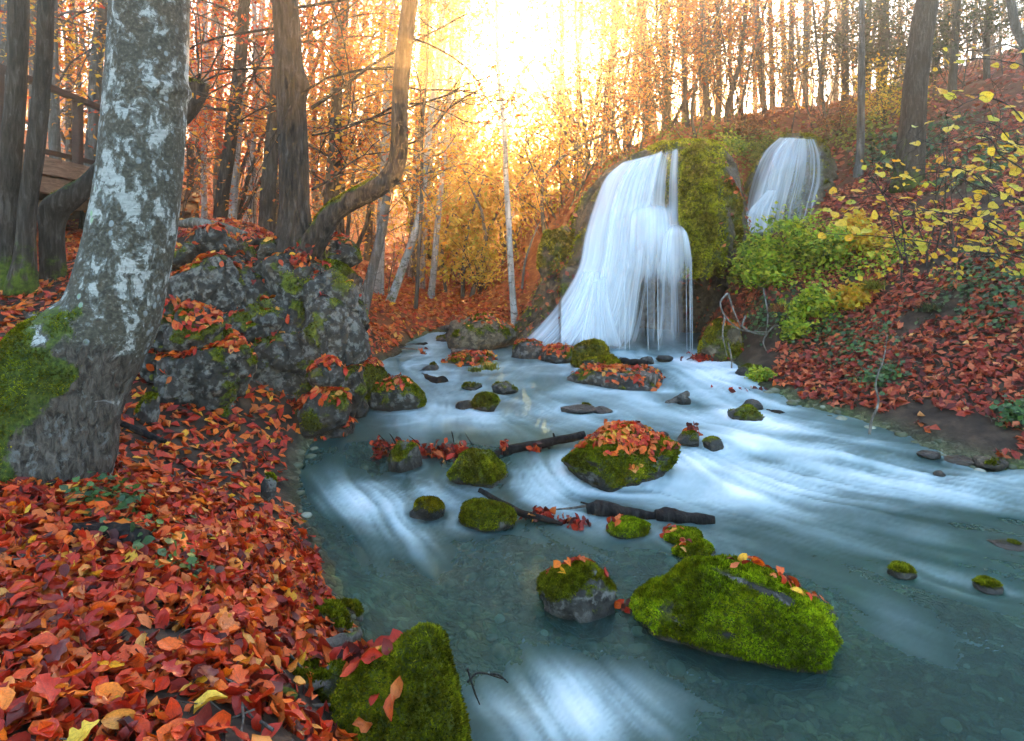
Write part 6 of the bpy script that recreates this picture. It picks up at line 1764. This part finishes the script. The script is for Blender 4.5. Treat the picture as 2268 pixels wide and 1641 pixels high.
ivy('dark ivy covering parts of the right bank', [(1700,680,7.9,0.35),(1850,690,7.2,0.4),(1900,760,6.6,0.35),(2200,600,6.4,0.5),(2267,500,6.9,0.5),(2150,560,6.8,0.45),(2230,680,6.0,0.4),(1950,850,5.9,0.2),(2250,940,4.9,0.12)], 300, 0.05, 3)
ivy('dark ivy under the hazel and on the upper right slope', [(2150,400,9.0,0.7),(2250,330,9.2,0.8),(2000,360,10.3,0.5),(2100,300,10.8,0.8),(1960,300,11,0.6)], 420, 0.075, 4)
ivy('yellow green ground plants along the top of the right bank', [(1750,610,8.3,0.35),(1850,610,8.1,0.4),(1950,590,7.9,0.35),(1800,660,7.6,0.3),(2000,560,7.9,0.3)], 260, 0.05, 5, M_LEAF['green'], 0.09)
ivy('undergrowth of leaves on the plateau above the falls', [(1480,320,12.5,0.6),(1600,310,12.6,0.8),(1700,305,12.8,0.6),(1850,300,12.4,0.7),(1350,400,12.8,0.7),(1660,330,12.2,0.5),(1900,340,11.6,0.6),(1960,280,13,0.8)], 380, 0.07, 6, M_LEAF['grass'], 0.2)
# bare roots and stems on the right bank
br = empty('bare_roots', None, 'pale bare roots hanging over the cave edge of the right bank', 'roots')
rngR = np.random.RandomState(8)
for k, q in enumerate([[(1610,650),(1595,670),(1605,700),(1640,730),(1700,735)], [(1612,650),(1625,690),(1640,725)], [(1650,700),(1645,725),(1690,740),(1720,720),(1745,745)], [(1700,735),(1690,760),(1712,800)], [(1740,740),(1735,775),(1700,800)], [(1605,700),(1600,740),(1610,790)], [(1770,720),(1740,760),(1700,790),(1670,830)], [(1780,740),(1750,790),(1720,820)], [(1690,640),(1700,700),(1695,740)],[(1760,700),(1770,760),(1745,800)],[(1612,760),(1620,800),(1615,850)]]):
    log('root', None, [P(a, b_, 7.62 + 0.02 * k - (b_ - 700) * 0.004) for a, b_ in q], list(np.linspace(0.012, 0.005, len(q))), M_ROOT, seed=700 + k, seg=7, n=24, parent=br)
settle(br, P(1650, 700, 7.6))
log('stem', 'thin bare stem standing at the right shore', [P(1925,962,5.0), P(1930,930,5.02), P(1945,890,5.05), P(1938,850,5.1), P(1955,800,5.2), P(1965,740,5.3)], [0.010,0.010,0.008,0.007,0.005,0.003], M_ROOT, 'stem', seed=720, seg=8)
log('stick', 'pale bare stick leaning on the slope left of the falls', [P(1155,640,10.2), P(1165,570,10.3), P(1195,490,10.4)], [0.02,0.016,0.006], M_ROOT, 'stick', seed=721, seg=7)

# ------------------------------------------------------------------ thickets and far woods: one mass each
def thicket(name, label, boxes, mat, seed, n, h, r, leafpal=None, nl=1, ls=0.09, dep=1):
    rng = np.random.RandomState(seed)
    b = Buf(); tips = []
    for (x0, x1, d0, d1, k) in boxes:
        for _ in range(k):
            d = rng.uniform(d0, d1); px = rng.uniform(x0, x1)
            x = (px - CX) / FPX * d
            grow(b, (x, d, float(gz(x, d)) - 0.05), (rng.normal(0, 0.3), rng.normal(0, 0.3), 1), h * rng.uniform(0.5, 1.3), r * rng.uniform(0.6, 1.4), rng, dep, tips, 4, 0.05, 0.12)
    o = buf_obj(name, b, mat, None, 'moss'); tag(o, label, kind='stuff')
    if leafpal:
        parts = []
        add_leaves(parts, np.array(tips), rng, ls, T_DIA, 0.25, nl)
        cloud_obj('leaves', parts, M_LEAF[leafpal], o)['kind'] = 'stuff'
thicket('undergrowth', 'thicket of thin bare stems above the falls', [(1230,1700,12.6,18,70),(1650,2250,12.8,18,80)], M_DARKBARK, 1, 0, 2.8, 0.014, 'gold', 1, 0.08, 2)
thicket('undergrowth', 'orange brush on the slope right of the sun', [(1190,1420,12.3,17,60)], M_GREYBARK, 2, 0, 1.8, 0.010, 'orange', 4, 0.085, 2)
thicket('undergrowth', 'thin saplings on the leafy valley floor', [(650,1120,12,22,55)], M_GREYBARK, 3, 0, 2.6, 0.012, 'gold', 3, 0.09, 2)
thicket('undergrowth', 'thin saplings on the left hillside', [(0,620,10,22,45)], M_GREYBARK, 4, 0, 2.6, 0.012, 'orange', 4, 0.09, 2)
def far_woods(label, x0, x1, d0, d1, n, pal, seed, hmax, nleaf, ls, gap=True, thin=-0.02):
    rng = np.random.RandomState(seed)
    b = Buf(); pts_ = []
    for _ in range(n):
        d = rng.uniform(d0, d1); px = rng.uniform(x0, x1)
        x = (px - CX) / FPX * d
        z = float(gz(x, d))
        h = hmax * rng.uniform(0.75, 1.1)
        q = np.array([[x, d, z - 0.3], [x + rng.normal(0, 0.3), d, z + h * 0.5], [x + rng.normal(0, 0.6), d, z + h]])
        v, f = tube(spline(q, 7), np.linspace(0.022, 0.007, 7) * h, 6); b.add(v, f, 0)
        m = rng.uniform(0.15, 1.0, nleaf)
        pts_.append(np.column_stack([x + rng.normal(0, 0.13 * h + 0.2, nleaf), d + rng.normal(0, 0.13 * h + 0.2, nleaf), z + h * m]))
    o = buf_obj('far_woods', b, M_GREYBARK, None, 'moss'); tag(o, label, kind='stuff')
    p = np.vstack(pts_)
    c = fbm(p * 0.9, 2, seed) + 0.2 * rng.normal(size=len(p))
    p = p[c > thin]
    if gap:   # the valley opens towards the low sun
        a = np.hypot((p[:, 0] / p[:, 1] - 0.03) / 0.12, ((p[:, 2] - CH) / p[:, 1] - 0.27) / 0.12)
        p = p[a > 1]
    nv = nrm(rng.normal(0, 0.6, p.shape) + np.array([0, -0.3, 0.6]))
    o2 = cloud_obj('leaves', [leaf_cloud(p, nv, ls * rng.uniform(0.6, 1.3, len(p)), rng, T_DIA)], M_LEAF[pal], o); o2['kind'] = 'stuff'
far_woods('red and orange woods far up the left hillside', -100, 520, 28, 48, 60, 'orange', 1, 4.5, 240, 0.26)
far_woods('orange woods behind the two stemmed tree', 480, 860, 28, 50, 45, 'orange', 2, 4.5, 240, 0.26)
far_woods('golden woods closing the valley left of the sun', 820, 1120, 30, 60, 36, 'gold', 3, 5, 200, 0.28)
far_woods('golden woods closing the valley under the sun', 1090, 1320, 38, 60, 24, 'yellow', 4, 4.5, 200, 0.28)
far_woods('sunlit yellow brush on the valley floor left of the falls', 985, 1270, 12.8, 16.5, 26, 'yellow', 7, 2.5, 500, 0.12, False, -0.6)
far_woods('brown bare woods far behind the falls', 1300, 1800, 32, 60, 40, 'brown', 5, 4, 80, 0.22)
far_woods('grey brown woods far behind the right bank', 1750, 2350, 24, 45, 45, 'brown', 6, 4, 90, 0.2)

# ------------------------------------------------------------------ wooden platform with railing
def beam(name, a, b, w, h, mat, parent):
    """squared timber from a to b (points on its centre line), with slightly bevelled edges"""
    a = np.array(a, float); b = np.array(b, float)
    t = nrm(b - a)
    ref = np.array([0, 0, 1.0]) if abs(t[2]) < 0.8 else np.array([0, 1.0, 0])
    s = nrm(np.cross(t, ref)); u = np.cross(s, t)
    e = 0.12 * min(w, h)
    prof = [(-w/2+e, -h/2), (w/2-e, -h/2), (w/2, -h/2+e), (w/2, h/2-e), (w/2-e, h/2), (-w/2+e, h/2), (-w/2, h/2-e), (-w/2, -h/2+e)]
    V = np.array([[p + s * i + u * j for i, j in prof] for p in (a, b)]).reshape(-1, 3)
    k = np.arange(8); Q = np.stack([k, (k+1) % 8, 8 + (k+1) % 8, 8 + k], -1)
    return mesh_obj(name, V, [Q, np.array([[7,6,5,4,3,2,1,0]]), np.array([[8,9,10,11,12,13,14,15]])], mat, parent, None, None, False)
def ex(y): return -4.71 - 0.0937 * y
def dk(y, z, off=0.0): return np.array([ex(y) + off, y, z])
deck = empty('wooden_platform', None, 'raised wooden viewing platform with railing behind the large beech', 'platform')
beam('edge_beam', dk(5.2, 2.44), dk(12.5, 2.44), 0.06, 0.165, M_PLANK, deck)
beam('edge_beam', dk(5.2, 2.245, -0.05), dk(12.45, 2.245, -0.05), 0.08, 0.20, M_PLANK, deck)
for k in range(28):
    y_ = 5.3 + k * 0.262
    beam('plank', dk(y_, 2.545, 0.03), dk(y_, 2.545, -2.4), 0.25, 0.04, M_PLANK, deck)
beam('end_beam', dk(12.53, 2.40, 0.0), dk(12.53, 2.40, -2.4), 0.06, 0.2, M_PLANK, deck)
beam('cross_beam', dk(12.40, 2.14, -0.06), dk(12.40, 2.14, -2.4), 0.1, 0.18, M_PLANK, deck)
for y_ in (5.6, 7.05, 8.58, 10.1, 11.3, 12.3):
    beam('post', dk(y_, 2.36, -0.07), dk(y_, 3.40, -0.07), 0.10, 0.10, M_RAIL, deck)
beam('handrail', dk(5.2, 3.42, -0.07), dk(12.5, 3.42, -0.07), 0.09, 0.07, M_RAIL, deck)
beam('handrail', dk(12.5, 3.42, -0.07), dk(12.5, 3.42, -2.4), 0.09, 0.07, M_RAIL, deck)
beam('lower_rail', dk(5.2, 2.66, -0.2), dk(12.4, 2.70, -0.2), 0.05, 0.06, M_RAIL, deck)
for y_, of in ((6.6, -0.3), (8.6, -0.35), (10.6, -0.3), (12.2, -0.3), (7.4, -2.0), (9.6, -2.0), (11.8, -2.0)):
    z_ = float(gz(ex(y_) + of, y_))
    beam('support_post', dk(y_, z_ - 0.2, of), dk(y_, 2.15, of), 0.12, 0.12, M_PLANK, deck)
for y_ in (6.5, 9.0, 11.5):
    beam('joist', dk(y_, 2.08, -0.1), dk(y_, 2.08, -2.4), 0.1, 0.14, M_PLANK, deck)
beam('back_skirt', dk(5.2, 2.1, -2.42), dk(12.4, 2.1, -2.42), 0.05, 0.8, M_RAIL, deck)
settle(deck, dk(8.5, 2.0, -1.0))

# ------------------------------------------------------------------ haze
hm = bpy.data.materials.new('haze')
hm.use_nodes = True
ht = hm.node_tree
ht.nodes.clear()
ho = ht.nodes.new('ShaderNodeOutputMaterial')
pv = ht.nodes.new('ShaderNodeVolumePrincipled')
pv.inputs['Color'].default_value = (1.0, 0.82, 0.56, 1)
pv.inputs['Density'].default_value = HAZE_DENSITY
pv.inputs['Anisotropy'].default_value = HAZE_ANISO
ht.links.new(pv.outputs[0], ho.inputs['Volume'])
x0, x1, y0, y1, z0, z1 = -230, 230, -8, 158, -3.0, 15.4
V = np.array([[x_, y_, z_] for z_ in (z0, z1) for y_ in (y0, y1) for x_ in (x0, x1)], float)
F = np.array([[0, 2, 3, 1], [4, 5, 7, 6], [0, 1, 5, 4], [2, 6, 7, 3], [0, 4, 6, 2], [1, 3, 7, 5]])
o = mesh_obj('haze', V, F, hm, None, None, None, False)
tag(o, 'warm haze in the valley air', kind='stuff')
